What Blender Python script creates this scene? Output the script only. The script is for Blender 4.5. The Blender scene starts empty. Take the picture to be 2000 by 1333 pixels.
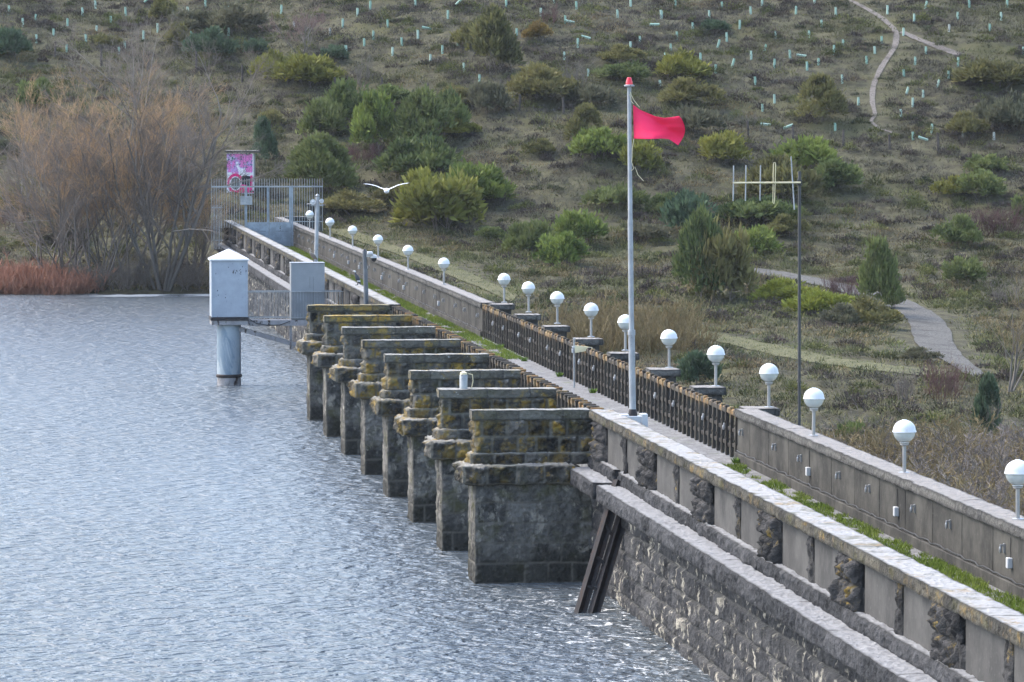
import bpy, math, random
import numpy as np
from math import sin, cos, pi, radians
sc = bpy.context.scene
RNG = np.random.default_rng(7); random.seed(7)

# ------------------------------------------------------------ camera
F = 8500.0; UVP = -40.0; VH = 185.0; CAMZ = 11.2
PITCH = math.atan((666.5 - VH) / F)
THETA = math.atan((1000 - UVP) / F * cos(PITCH))
cam_d = bpy.data.cameras.new('camera'); cam = bpy.data.objects.new('camera', cam_d)
sc.collection.objects.link(cam); sc.camera = cam
cam_d.sensor_width = 36; cam_d.lens = F / 2000 * 36
cam_d.clip_start = 1; cam_d.clip_end = 6000
cam.location = (0, 0, CAMZ); cam.rotation_euler = (pi/2 - PITCH, 0, -THETA)

# ------------------------------------------------------------ light
SUN_EL, SUN_AZ = 50, -56          # azimuth clockwise from +Y
w = bpy.data.worlds.new('World'); sc.world = w; w.use_nodes = True
nt = w.node_tree; bg = nt.nodes['Background']
sky = nt.nodes.new('ShaderNodeTexSky'); sky.sky_type = 'NISHITA'; sky.sun_disc = False
sky.sun_elevation = radians(SUN_EL); sky.sun_rotation = radians(SUN_AZ)
sky.air_density = 1.0; sky.dust_density = 2.5; sky.ozone_density = 1.0
nt.links.new(sky.outputs[0], bg.inputs[0]); bg.inputs[1].default_value = 0.15
sd = bpy.data.lights.new('sun', 'SUN'); so = bpy.data.objects.new('sun', sd); sc.collection.objects.link(so)
sd.energy = 0.75; sd.angle = radians(60); sd.color = (1.0, 0.93, 0.82)
so.rotation_euler = (radians(90 - SUN_EL), 0, radians(180 - SUN_AZ)); so.location = (0, 0, 60)
sc.view_settings.view_transform = 'Standard'; sc.view_settings.look = 'None'
sc.view_settings.gamma = 1; sc.view_settings.exposure = 2.05

# ------------------------------------------------------------ projection helpers (measure the place from the photo)
CT, ST = cos(THETA), sin(THETA)
_h = np.array([ST, CT, 0]); _r = np.array([CT, -ST, 0]); _z = np.array([0, 0, 1.0])
_fw = _h*cos(PITCH) - _z*sin(PITCH); _up = _h*sin(PITCH) + _z*cos(PITCH)
CAM = np.array([0, 0, CAMZ])
def ray(u, v): return _fw*F + _r*(u-1000) - _up*(v-666.5)
def on_z(u, v, z): d = ray(u, v); return CAM + d*((z-CAMZ)/d[2])
def at_depth(u, v, dep): d = ray(u, v); return CAM + d*(dep/(d@_h))
def Yof(u, X): return (F*X/(CT*(u-UVP)) - X*ST)/CT
def ppm(P): return F/(P[0]*ST + P[1]*CT)       # photo pixels per metre there

# ------------------------------------------------------------ noise
def _hash(i, j, s):
    n = (i.astype(np.int64)*374761393 + j.astype(np.int64)*668265263 + int(s)*1442695041) & 0xffffffff
    n = ((n ^ (n >> 13))*1274126177) & 0xffffffff
    return ((n ^ (n >> 16)) & 0xffff)/65535.0
def vn(x, y, s=0):
    x = np.asarray(x, float); y = np.asarray(y, float)
    i = np.floor(x); j = np.floor(y); fx = x-i; fy = y-j
    fx = fx*fx*(3-2*fx); fy = fy*fy*(3-2*fy)
    a = _hash(i, j, s); b = _hash(i+1, j, s); c = _hash(i, j+1, s); d = _hash(i+1, j+1, s)
    return (a*(1-fx)+b*fx)*(1-fy) + (c*(1-fx)+d*fx)*fy
def fbm(x, y, s=0, o=4):
    t = 0; a = .5; n = 0
    for k in range(o):
        t = t + a*vn(x*2**k+k*17.3, y*2**k+k*9.1, s+k); n += a; a *= .5
    return t/n
def sstep(a, b, x): t = np.clip((np.asarray(x, float)-a)/(b-a), 0, 1); return t*t*(3-2*t)

# ------------------------------------------------------------ scene-object helpers
def tag(o, label=None, cat=None, group=None, kind=None):
    if label: o['label'] = label
    if cat: o['category'] = cat
    if group: o['group'] = group
    if kind: o['kind'] = kind
    return o
def empty(name, loc=(0, 0, 0), label=None, cat=None, group=None, rz=0):
    o = bpy.data.objects.new(name, None); sc.collection.objects.link(o)
    o.location = [float(c) for c in loc]; o.rotation_euler = (0, 0, rz); o.empty_display_size = .2
    return tag(o, label, cat, group)
def mesh(name, V, faces, mat=None, smooth=False, col=None):
    """faces: list of int arrays (each all-tris or all-quads) or list of tuples"""
    m = bpy.data.meshes.new(name)
    V = np.asarray(V, np.float32).reshape(-1, 3)
    if len(faces) and isinstance(faces[0], np.ndarray) and faces[0].ndim == 2:
        loops = np.concatenate([f.ravel() for f in faces]).astype(np.int32)
        tot = np.concatenate([np.full(len(f), f.shape[1], np.int32) for f in faces])
        st = np.concatenate([[0], np.cumsum(tot)[:-1]]).astype(np.int32)
        m.vertices.add(len(V)); m.vertices.foreach_set('co', V.ravel())
        m.loops.add(len(loops)); m.loops.foreach_set('vertex_index', loops)
        m.polygons.add(len(tot)); m.polygons.foreach_set('loop_start', st); m.polygons.foreach_set('loop_total', tot)
        m.update(calc_edges=True)
    else:
        m.from_pydata(V.tolist(), [], [tuple(int(i) for i in f) for f in faces])
    if smooth: m.polygons.foreach_set('use_smooth', np.ones(len(m.polygons), bool))
    if col is not None:
        col = np.asarray(col, np.float32)
        c = np.ones((len(V), 4), np.float32); c[:, :3] = col
        a = m.color_attributes.new('Col', 'FLOAT_COLOR', 'POINT'); a.data.foreach_set('color', c.ravel())
    if mat: m.materials.append(mat)
    return m
def link(name, m, parent=None, loc=None):
    o = bpy.data.objects.new(name, m); sc.collection.objects.link(o)
    if parent is not None: o.parent = parent
    if loc is not None: o.location = [float(c) for c in loc]
    return o
def copy_tree(o, parent=None):
    c = o.copy(); sc.collection.objects.link(c); c.parent = parent
    for ch in list(o.children): copy_tree(ch, c)
    return c

class MB:
    def __init__(s): s.v = []; s.f = []
    def add(s, vs, fs):
        n = len(s.v); s.v += [tuple(map(float, p)) for p in vs]; s.f += [tuple(i+n for i in f) for f in fs]; return s
    def box(s, x0, x1, y0, y1, z0, z1, bev=0):
        if bev <= 0:
            vs = [(x, y, z) for z in (z0, z1) for y in (y0, y1) for x in (x0, x1)]
            return s.add(vs, [(0,2,3,1),(4,5,7,6),(0,1,5,4),(2,6,7,3),(0,4,6,2),(1,3,7,5)])
        b = bev; vs = []; idx = {}
        for ix, x in enumerate((x0, x1)):
            for iy, y in enumerate((y0, y1)):
                for iz, z in enumerate((z0, z1)):
                    dx = b if ix == 0 else -b; dy = b if iy == 0 else -b; dz = b if iz == 0 else -b
                    idx[ix,iy,iz,0] = len(vs); vs.append((x, y+dy, z+dz))
                    idx[ix,iy,iz,1] = len(vs); vs.append((x+dx, y, z+dz))
                    idx[ix,iy,iz,2] = len(vs); vs.append((x+dx, y+dy, z))
        fs = []
        for i in (0, 1):
            q = [idx[i,0,0,0], idx[i,1,0,0], idx[i,1,1,0], idx[i,0,1,0]]; fs.append(q if i else q[::-1])
            q = [idx[0,i,0,1], idx[0,i,1,1], idx[1,i,1,1], idx[1,i,0,1]]; fs.append(q if i else q[::-1])
            q = [idx[0,0,i,2], idx[1,0,i,2], idx[1,1,i,2], idx[0,1,i,2]]; fs.append(q if i else q[::-1])
        for a in (0, 1):
            for c in (0, 1):
                fs.append((idx[a,c,0,0], idx[a,c,1,0], idx[a,c,1,1], idx[a,c,0,1]))
                fs.append((idx[a,0,c,0], idx[a,1,c,0], idx[a,1,c,2], idx[a,0,c,2]))
                fs.append((idx[0,a,c,1], idx[1,a,c,1], idx[1,a,c,2], idx[0,a,c,2]))
                for e in (0, 1): fs.append((idx[a,c,e,0], idx[a,c,e,1], idx[a,c,e,2]))
        return s.add(vs, fs)
    def tube(s, pts, rad, n=8, cap=True):
        pts = [np.array(p, float) for p in pts]
        if not hasattr(rad, '__len__'): rad = [rad]*len(pts)
        rings = []; a = None; base = len(s.v)
        for i, p in enumerate(pts):
            t = pts[min(i+1, len(pts)-1)] - pts[max(i-1, 0)]; t = t/(np.linalg.norm(t)+1e-9)
            if a is None:
                a = np.cross(t, (0, 0, 1.0)) if abs(t[2]) < .95 else np.cross(t, (0, 1.0, 0))
            a = a - t*(a@t); a /= np.linalg.norm(a)+1e-9; b = np.cross(t, a)
            for k in range(n):
                g = 2*pi*k/n; s.v.append(tuple(p + rad[i]*(a*cos(g)+b*sin(g))))
        for i in range(len(pts)-1):
            for k in range(n):
                s.f.append((base+i*n+k, base+i*n+(k+1)%n, base+(i+1)*n+(k+1)%n, base+(i+1)*n+k))
        if cap:
            s.f.append(tuple(base+k for k in range(n))[::-1]); s.f.append(tuple(base+(len(pts)-1)*n+k for k in range(n)))
        return s
    def lathe(s, prof, c=(0, 0), n=20):
        base = len(s.v)
        for r, z in prof:
            for k in range(n):
                g = 2*pi*k/n; s.v.append((c[0]+r*cos(g), c[1]+r*sin(g), z))
        for i in range(len(prof)-1):
            for k in range(n): s.f.append((base+i*n+k, base+i*n+(k+1)%n, base+(i+1)*n+(k+1)%n, base+(i+1)*n+k))
        s.f.append(tuple(base+k for k in range(n))[::-1]); s.f.append(tuple(base+(len(prof)-1)*n+k for k in range(n)))
        return s
    def beam(s, p, q, w, h):
        p = np.array(p, float); q = np.array(q, float); t = q-p; t /= np.linalg.norm(t)
        a = np.cross(t, (0, 0, 1.0)); a = a/np.linalg.norm(a) if np.linalg.norm(a) > 1e-3 else np.array([1.0, 0, 0]); b = np.cross(a, t)
        vs = [e + a*w/2*i + b*h/2*j for e in (p, q) for i, j in ((-1,-1),(1,-1),(1,1),(-1,1))]
        return s.add(vs, [(3,2,1,0),(4,5,6,7),(0,1,5,4),(1,2,6,5),(2,3,7,6),(3,0,4,7)])
    def build(s, name, mat, parent=None, org=None, smooth=False, loc=None):
        V = np.array(s.v)
        if org is not None: V = V - np.array(org, float)
        m = mesh(name, V, s.f, mat)
        if smooth:
            m.polygons.foreach_set('use_smooth', np.ones(len(m.polygons), bool))
            try: m.set_sharp_from_angle(angle=radians(40))
            except Exception: pass
        return link(name, m, parent, loc)

# rough masonry box: every face a displaced grid of blocks that share its courses
def rough_box(x0, x1, y0, y1, z0, z1, res=.05, bulge=.04, rough=.03, bw=.6, courses=1, wob=.015, seed=0, mort=.02, faces='xXyYZz', bwj=.35, resL=None):
    L = (x1-x0, y1-y0, z1-z0); Vs = []; Qs = []; Cs = []; n0 = 0
    lo = (x0, y0, z0)
    for f in faces:
        ax = 'xyz'.index(f.lower()); side = 1 if f.isupper() else 0
        ua, va = [(1, 2), (0, 2), (0, 1)][ax]
        ru = resL if (resL and L[ua] > 8) else res; rv = resL if (resL and L[va] > 8) else res
        nu = max(2, int(L[ua]/ru)); nv = max(2, int(L[va]/rv))
        a = np.linspace(0, L[ua], nu+1); b = np.linspace(0, L[va], nv+1)
        A, B = np.meshgrid(a, b, indexing='ij')
        nc = courses if va == 2 else max(1, int(round(L[va]/max(bw, .8))))
        if va == 1: nc = 1
        if ax == 2:       # top: blocks run along the longer side
            along, across, La = (A, B, L[ua]) if L[ua] >= L[va] else (B, A, L[va]); Lc = L[va] if L[ua] >= L[va] else L[ua]; nc = 1
        else: along, across, La, Lc = A, B, L[ua], L[va]
        ch = Lc/nc; cj = np.clip(np.floor(across/ch), 0, nc-1)
        nb = max(1, int(round(La/bw))); bl = La/nb
        # staggered, jittered joints
        t = along/bl + np.where(cj % 2 == 1, .5, 0.)
        bi = np.floor(t); fr = t-bi
        jl = (_hash(bi, cj, seed+3)-.5)*bwj; jr = (_hash(bi+1, cj, seed+3)-.5)*bwj
        shift = fr < jl; bi2 = np.where(shift, bi-1, bi)
        shift2 = fr > 1+jr; bi2 = np.where(shift2, bi+1, bi2)
        el = np.abs(t-(bi2+(_hash(bi2, cj, seed+3)-.5)*bwj))*bl
        er = np.abs(bi2+1+(_hash(bi2+1, cj, seed+3)-.5)*bwj-t)*bl
        ev = np.minimum(across-cj*ch, (cj+1)*ch-across)
        e = np.minimum(np.minimum(el, er), ev); e = np.minimum(e, np.minimum(along, La-along))
        m = sstep(mort*.4, mort*1.9, e); tone = _hash(bi2, cj, seed+11+ax)
        gx = (lo[ua]+A); gy = (lo[va]+B)
        h = m*(bulge*(.4+.9*tone) + rough*(fbm(gx*4.5, gy*4.5, seed+ax, 2)-.45)*1.3 + rough*.9*(np.abs(fbm(gx*11, gy*11, seed+5, 3)-.5)*2-.25))
        if ax == 2: h = h*.35
        P = np.zeros(A.shape+(3,)); P[..., ua] = lo[ua]+A; P[..., va] = lo[va]+B; P[..., ax] = lo[ax]+(L[ax] if side else 0)
        P[..., ax] += h*(1 if side else -1)
        base = np.zeros_like(P); base[..., ua] = lo[ua]+A; base[..., va] = lo[va]+B; base[..., ax] = lo[ax]+(L[ax] if side else 0)
        for k in range(3):
            P[..., k] += wob*2*(fbm(base[..., 0]*3+base[..., 2]*2.3+k*31, base[..., 1]*3-base[..., 2]*2.9+k*13, seed+40, 3)-.5)
        id_ = np.arange(A.size).reshape(A.shape)+n0
        q = np.stack([id_[:-1, :-1], id_[1:, :-1], id_[1:, 1:], id_[:-1, 1:]], -1).reshape(-1, 4)
        flip = (side == 1) == (ax == 1)
        if flip: q = q[:, ::-1]
        Vs.append(P.reshape(-1, 3)); Qs.append(q); n0 += A.size
        Cs.append(np.stack([tone.ravel(), 1-sstep(mort*.5, mort*1.5, e).ravel(), np.full(A.size, .5)], -1))
    return np.concatenate(Vs), np.concatenate(Qs), np.concatenate(Cs)
def rb(name, mat, parent, org, parts):
    """several rough boxes (dicts) -> one mesh object"""
    Vs, Qs, Cs, n = [], [], [], 0
    for p in parts:
        V, Q, C = rough_box(**p); Vs.append(V); Qs.append(Q+n); Cs.append(C); n += len(V)
    V = np.concatenate(Vs) - np.array(org, float)
    return link(name, mesh(name, V, [np.concatenate(Qs)], mat, True, np.concatenate(Cs)), parent)
# ------------------------------------------------------------ materials
class NT:
    def __init__(s, name, **kw):
        s.m = bpy.data.materials.new(name); s.m.use_nodes = True; s.t = s.m.node_tree
        s.b = s.t.nodes['Principled BSDF']
        s.b.inputs['Roughness'].default_value = kw.get('rough', .85); s.b.inputs['Metallic'].default_value = kw.get('metal', 0)
        if 'spec' in kw: s.b.inputs['Specular IOR Level'].default_value = kw['spec']
        if 'base' in kw: s.b.inputs['Base Color'].default_value = (*kw['base'], 1)
        s.pos = None
    def n(s, t, **kw):
        nd = s.t.nodes.new(t)
        for k, v in kw.items(): setattr(nd, k, v)
        return nd
    def put(s, sock, v):
        if hasattr(v, 'is_output'): s.t.links.new(v, sock)
        elif isinstance(v, tuple) and len(v) == 3 and sock.type == 'RGBA': sock.default_value = (*v, 1)
        else: sock.default_value = v
    def P(s, scale=(1, 1, 1), obj=False, rot=None):
        if obj: src = s.n('ShaderNodeTexCoord').outputs['Object']
        else: src = s.n('ShaderNodeNewGeometry').outputs['Position']
        mp = s.n('ShaderNodeMapping'); s.put(mp.inputs[0], src); mp.inputs['Scale'].default_value = scale
        if rot: mp.inputs['Rotation'].default_value = rot
        return mp.outputs[0]
    def noise(s, sc_, vec=None, det=6, rough=.6, dist=0):
        nd = s.n('ShaderNodeTexNoise'); s.put(nd.inputs['Vector'], vec if vec is not None else s.P())
        nd.inputs['Scale'].default_value = sc_; nd.inputs['Detail'].default_value = det; nd.inputs['Roughness'].default_value = rough
        nd.inputs['Distortion'].default_value = dist
        return nd.outputs['Fac']
    def ramp(s, x, a, b, lo=0., hi=1.):
        nd = s.n('ShaderNodeMapRange'); nd.interpolation_type = 'SMOOTHSTEP'; s.put(nd.inputs[0], x)
        for i, v in zip((1, 2, 3, 4), (a, b, lo, hi)): nd.inputs[i].default_value = v
        return nd.outputs[0]
    def mix(s, f, a, b, mode='MIX'):
        nd = s.n('ShaderNodeMix', data_type='RGBA', blend_type=mode); s.put(nd.inputs[0], f); s.put(nd.inputs[6], a); s.put(nd.inputs[7], b)
        return nd.outputs[2]
    def math(s, op, a, b=0.):
        nd = s.n('ShaderNodeMath', operation=op); s.put(nd.inputs[0], a); s.put(nd.inputs[1], b); return nd.outputs[0]
    def attr(s):
        a = s.n('ShaderNodeAttribute', attribute_name='Col'); return a
    def sep(s, c): nd = s.n('ShaderNodeSeparateColor'); s.put(nd.inputs[0], c); return nd.outputs
    def color(s, c): s.put(s.b.inputs['Base Color'], c); return s
    def bump(s, h, st=.5, dist=.02):
        nd = s.n('ShaderNodeBump'); nd.inputs['Strength'].default_value = st; nd.inputs['Distance'].default_value = dist
        s.put(nd.inputs['Height'], h); s.put(s.b.inputs['Normal'], nd.outputs[0]); return s

def stone(name, c1, c2, cm, lichen=.0, lcol=(.33, .22, .035), white=.0, streak=.0, moss=0., topc=None, dirt=.55, rough=.9, wet=False):
    t = NT(name, rough=rough, spec=.25); a = t.sep(t.attr().outputs[0])
    n1 = t.noise(1.1, det=7); n2 = t.noise(7, det=8, rough=.7); n3 = t.noise(28, det=4)
    f = t.math('MULTIPLY_ADD', a[0], .75); t.t.nodes[-1].inputs[2].default_value = 0
    f = t.math('ADD', t.math('MULTIPLY', a[0], .7), t.math('MULTIPLY', t.ramp(n2, .35, .7), .45))
    c = t.mix(f, c1, c2)
    c = t.mix(t.ramp(n1, .48, .66), c, t.mix(1.0, c, (dirt, dirt, dirt*1.02), 'MULTIPLY'))
    if streak:
        ns = t.noise(1.0, t.P((3.2, 3.2, 2.2)), det=7, rough=.65, dist=.3); c = t.mix(t.math('MULTIPLY', t.ramp(ns, .55, .64), streak), c, (.42, .385, .31))
        ns2 = t.noise(1.0, t.P((4.2, 4.2, 1.6)), det=6, rough=.65); c = t.mix(t.math('MULTIPLY', t.ramp(ns2, .55, .7), .75), c, (.022, .022, .024))
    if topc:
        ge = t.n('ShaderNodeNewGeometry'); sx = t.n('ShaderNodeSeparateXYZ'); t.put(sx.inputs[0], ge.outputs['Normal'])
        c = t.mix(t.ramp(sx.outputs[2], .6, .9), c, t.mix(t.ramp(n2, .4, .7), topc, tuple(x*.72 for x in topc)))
    if moss: c = t.mix(t.math('MULTIPLY', t.ramp(t.noise(1.6, det=6), .5, .68), moss), c, (.075, .075, .028))
    if lichen:
        nl = t.noise(1.9, det=9, rough=.7); l = t.math('MULTIPLY', t.ramp(nl, .60-.16*lichen, .70-.12*lichen), t.ramp(a[0], .1, .6, .35, 1))
        c = t.mix(t.math('MULTIPLY', l, min(1, .5+lichen*.5)), c, t.mix(t.ramp(n2, .45, .65), lcol, (.21, .17, .05)))
    if white:
        nw = t.noise(9, det=10, rough=.8); c = t.mix(t.math('MULTIPLY', t.ramp(nw, .66-.05*white, .72-.05*white), min(1, white)), c, (.40, .40, .38))
    if wet:
        gz_ = t.n('ShaderNodeNewGeometry'); sz = t.n('ShaderNodeSeparateXYZ'); t.put(sz.inputs[0], gz_.outputs['Position'])
        lv = t.math('ADD', sz.outputs[2], t.math('MULTIPLY', t.noise(1.3, det=6), 1.3)); c = t.mix(t.ramp(lv, 1.05, 1.6, .8, 0), c, (.022, .022, .018))
    c = t.mix(t.math('MULTIPLY', a[1], .85), c, cm)
    vo = t.n('ShaderNodeTexVoronoi'); t.put(vo.inputs['Vector'], t.P()); vo.inputs['Scale'].default_value = 9; t.color(c); t.bump(t.math('ADD', t.math('ADD', n2, vo.outputs['Distance']), t.math('MULTIPLY', n3, .5)), .9, .055)
    return t.m
M = {}
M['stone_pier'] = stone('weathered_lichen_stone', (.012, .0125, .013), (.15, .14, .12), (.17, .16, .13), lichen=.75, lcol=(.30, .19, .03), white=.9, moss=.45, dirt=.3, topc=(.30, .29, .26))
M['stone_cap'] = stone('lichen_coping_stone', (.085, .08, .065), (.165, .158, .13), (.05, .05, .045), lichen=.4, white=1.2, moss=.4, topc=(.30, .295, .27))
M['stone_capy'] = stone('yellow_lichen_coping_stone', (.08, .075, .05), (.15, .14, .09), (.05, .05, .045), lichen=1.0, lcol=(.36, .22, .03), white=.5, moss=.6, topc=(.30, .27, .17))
M['stone_shaft'] = stone('wet_block_stone', (.026, .026, .024), (.20, .19, .168), (.13, .12, .10), lichen=0, white=.6, moss=.7, streak=.5, dirt=.3, wet=True)
M['stone_wall'] = stone('streaked_wall_stone', (.012, .014, .019), (.085, .084, .084), (.10, .097, .09), white=.45, streak=.95, dirt=.45)
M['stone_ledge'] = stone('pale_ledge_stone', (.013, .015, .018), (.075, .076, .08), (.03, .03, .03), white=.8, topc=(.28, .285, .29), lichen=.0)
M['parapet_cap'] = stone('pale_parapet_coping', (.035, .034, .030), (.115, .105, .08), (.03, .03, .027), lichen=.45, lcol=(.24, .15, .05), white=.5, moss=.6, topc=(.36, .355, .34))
M['rock'] = stone('rock_faced_block', (.012, .013, .015), (.075, .073, .072), (.03, .03, .03), white=.5, lichen=.3)
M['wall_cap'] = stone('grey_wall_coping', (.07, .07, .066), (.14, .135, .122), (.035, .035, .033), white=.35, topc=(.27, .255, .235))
def concrete(name, c1, c2, st=.6, sc_=(3, 3, .35), lichen=0.):
    t = NT(name, rough=.88, spec=.25)
    ns = t.noise(1.6, t.P(sc_), det=7, rough=.65); n2 = t.noise(9, det=7, rough=.7)
    c = t.mix(t.ramp(ns, .35, .68), c1, c2); c = t.mix(t.math('MULTIPLY', t.ramp(n2, .55, .7), .5), c, tuple(x*1.5 for x in c2))
    c = t.mix(t.math('MULTIPLY', t.ramp(t.noise(.9, det=6), .5, .7), st), c, tuple(x*.45 for x in c1))
    if lichen:
        ge = t.n('ShaderNodeNewGeometry'); sx = t.n('ShaderNodeSeparateXYZ'); t.put(sx.inputs[0], ge.outputs['Position'])
        hz = t.ramp(sx.outputs[2], 3.6, 3.85)
        l = t.math('MULTIPLY', t.ramp(t.noise(1.3, det=6), .48, .56), hz)
        c = t.mix(t.math('MULTIPLY', l, lichen), c, t.mix(t.ramp(n2, .4, .6), (.24, .12, .04), (.20, .165, .085)))
    t.color(c); t.bump(n2, .45, .015); return t.m
M['panel'] = concrete('stained_concrete_panel', (.045, .044, .042), (.088, .085, .079), .5, (2.5, .6, .5))
M['wall_conc'] = concrete('dark_stained_concrete', (.028, .027, .023), (.078, .074, .062), .75, (2.5, .6, .5))
M['fence_conc'] = concrete('weathered_fence_concrete', (.018, .016, .014), (.050, .045, .037), .5)
M['fence_top'] = concrete('lichen_topped_fence_concrete', (.030, .026, .022), (.075, .066, .052), .4, lichen=.8)
def metal(name, base, rough=.5, metalic=.0, rust=0., var=.2, spec=.5):
    t = NT(name, rough=rough, metal=metalic, spec=spec); n2 = t.noise(3, det=7, rough=.65)
    c = t.mix(t.ramp(n2, .35, .7), tuple(x*(1-var) for x in base), tuple(min(1, x*(1+var)) for x in base))
    if rust: c = t.mix(t.ramp(t.noise(5, t.P((1, 1, .4)), det=8, rough=.7), .66-.14*rust, .70-.1*rust), c, (.035, .020, .014))
    t.color(c); t.bump(n2, .1, .01); return t.m
M['galv'] = metal('galvanised_steel', (.30, .315, .32), .45, .35, .12)
M['pole_grey'] = metal('grey_painted_pole', (.30, .315, .325), .45, 0, .35, .15)
M['bluegrey'] = metal('blue_grey_paint', (.23, .27, .30), .5, 0, .1)
M['darkpole'] = metal('dark_painted_steel', (.045, .045, .045), .5, 0, .3)
M['midpole'] = metal('slate_painted_steel', (.10, .11, .12), .5)
M['cabin'] = metal('pale_blue_grey_sheet_metal', (.31, .345, .385), .5, 0, .12, .07)
M['cabin_roof'] = metal('white_sheet_metal', (.52, .545, .57), .45, 0, 0, .05)
M['cabinet'] = metal('dull_grey_sheet_metal', (.22, .235, .245), .5, 0, .08, .06)
M['seam_shade'] = metal('shade_dark_core', (.016, .016, .015), .95, 0, 0, .3, .1)  # near-black wall core: recess shade between the panels put into its colour
M['rusty'] = metal('rusted_steel', (.020, .017, .017), .8, 0, .9, .3)
M['rust_grey'] = metal('rust_streaked_grey_steel', (.27, .26, .26), .6, 0, .8)
M['pillar'] = None
def pillar_mat():
    t = NT('blue_grey_steel_casing', rough=.45, spec=.5); n = t.noise(.9, t.P((1.2, 1.2, .5)), det=6, dist=.6)
    c = t.mix(t.ramp(n, .46, .52), (.16, .22, .27), (.30, .35, .38)); c = t.mix(t.math('MULTIPLY', t.ramp(t.noise(4, det=8, rough=.7), .5, .7), .5), c, (.24, .28, .28))
    return t.color(c).m
M['pillar'] = pillar_mat()
M['white'] = metal('white_plastic', (.50, .51, .51), .4, 0, 0, .04)
M['black'] = metal('black_plastic', (.02, .02, .022), .3, 0, 0, .1)
def opal():
    t = NT('white_opal_acrylic', rough=.25, base=(.86, .87, .87), spec=.5)
    t.color(t.mix(t.math('MULTIPLY', t.ramp(t.noise(5, t.P((1, 1, .4)), det=7, rough=.7), .45, .75), .6), (.66, .67, .66), (.42, .43, .38))); return t.m
M['opal'] = opal()
def bowl():
    t = NT('prismatic_clear_acrylic', rough=.18, spec=.6); w = t.n('ShaderNodeTexWave'); t.put(w.inputs[0], t.P((1, 1, 1), True)); w.inputs['Scale'].default_value = 14; w.bands_direction = 'Z'
    t.color(t.mix(w.outputs['Fac'], (.46, .50, .47), (.62, .65, .62))); t.b.inputs['Transmission Weight'].default_value = .25; t.b.inputs['Coat Weight'].default_value = .4
    return t.m
M['bowl'] = bowl()
M['steel'] = metal('brushed_steel', (.33, .33, .33), .35, .5, 0, .08)
M['cream'] = metal('cream_painted_metal', (.62, .55, .34), .5, 0, .05, .08)
M['wood'] = metal('weathered_post_wood', (.075, .062, .052), .9, 0, 0, .35)
M['cable'] = metal('black_cable', (.02, .02, .02), .6)
def flagm():
    t = NT('pinkish_red_flag_cloth', rough=.7, spec=.2); t.color(t.mix(t.noise(30, t.P((1, 1, 1))), (.84, .030, .105), (.88, .045, .135)))
    tr = t.n('ShaderNodeBsdfTranslucent'); tr.inputs[0].default_value = (.95, .03, .10, 1); ms = t.n('ShaderNodeMixShader'); ms.inputs[0].default_value = .12
    t.t.links.new(t.b.outputs[0], ms.inputs[1]); t.t.links.new(tr.outputs[0], ms.inputs[2]); t.t.links.new(ms.outputs[0], t.t.nodes['Material Output'].inputs[0]); return t.m
M['flag'] = flagm()
t = NT('red_beacon_plastic', rough=.25, base=(.75, .02, .04)); M['beacon'] = t.m
def foliage(name, c1, c2, tr=.25):
    t = NT(name, rough=.75, spec=.2); a = t.sep(t.attr().outputs[0]); oi = t.n('ShaderNodeObjectInfo')
    c = t.mix(a[0], c1, c2); c = t.mix(t.math('MULTIPLY', oi.outputs['Random'], .35), c, (c2[0]*1.1, c2[1]*.95, c2[2]))
    t.color(c)
    if tr:
        tn = t.n('ShaderNodeBsdfTranslucent'); t.put(tn.inputs[0], c); ms = t.n('ShaderNodeMixShader'); ms.inputs[0].default_value = tr
        t.t.links.new(t.b.outputs[0], ms.inputs[1]); t.t.links.new(tn.outputs[0], ms.inputs[2]); t.t.links.new(ms.outputs[0], t.t.nodes['Material Output'].inputs[0])
    return t.m
FOL = dict(yellow=((.07, .08, .02), (.24, .245, .05)), bright=((.045, .08, .02), (.20, .25, .055)), mid=((.034, .058, .022), (.18, .215, .068)),
           dark=((.022, .042, .026), (.10, .15, .08)), olive=((.055, .058, .024), (.21, .20, .07)), grey=((.05, .052, .034), (.165, .165, .095)),
           brown=((.07, .045, .032), (.15, .10, .07)), purple=((.05, .025, .026), (.14, .07, .06)), lime=((.11, .14, .02), (.27, .30, .05)), orange=((.13, .085, .025), (.24, .17, .05)))
for k, (a, b) in FOL.items(): M['f_'+k] = foliage(k+'_foliage', a, b)
def bark(name, c1, c2): return foliage(name, c1, c2, 0)
M['bark'] = bark('grey_brown_bark', (.10, .09, .075), (.24, .22, .19))
def willow():
    t = NT('willow_twigs', rough=.8, spec=.15); a = t.sep(t.attr().outputs[0]); ge = t.n('ShaderNodeNewGeometry'); sz = t.n('ShaderNodeSeparateXYZ'); t.put(sz.inputs[0], ge.outputs['Position'])
    h = t.ramp(t.math('ADD', sz.outputs[2], t.math('MULTIPLY', t.noise(.5, det=3), 3.)), 3.0, 6.8)
    return t.color(t.mix(h, t.mix(a[0], (.10, .09, .072), (.22, .20, .165)), t.mix(a[0], (.25, .165, .088), (.50, .33, .18)))).m
M['twig_orange'] = willow()
M['twig_grey'] = bark('grey_twigs', (.085, .075, .06), (.20, .18, .15))
M['twig_pink'] = bark('pinkish_twigs', (.10, .065, .06), (.18, .125, .11))
M['twig_red'] = bark('red_willow_stems', (.17, .085, .055), (.40, .22, .14))
M['twig_purple'] = bark('dark_purple_twigs', (.06, .03, .03), (.12, .065, .06))
M['twig_yellow'] = bark('yellow_brown_twigs', (.12, .095, .045), (.22, .18, .085))
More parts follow.
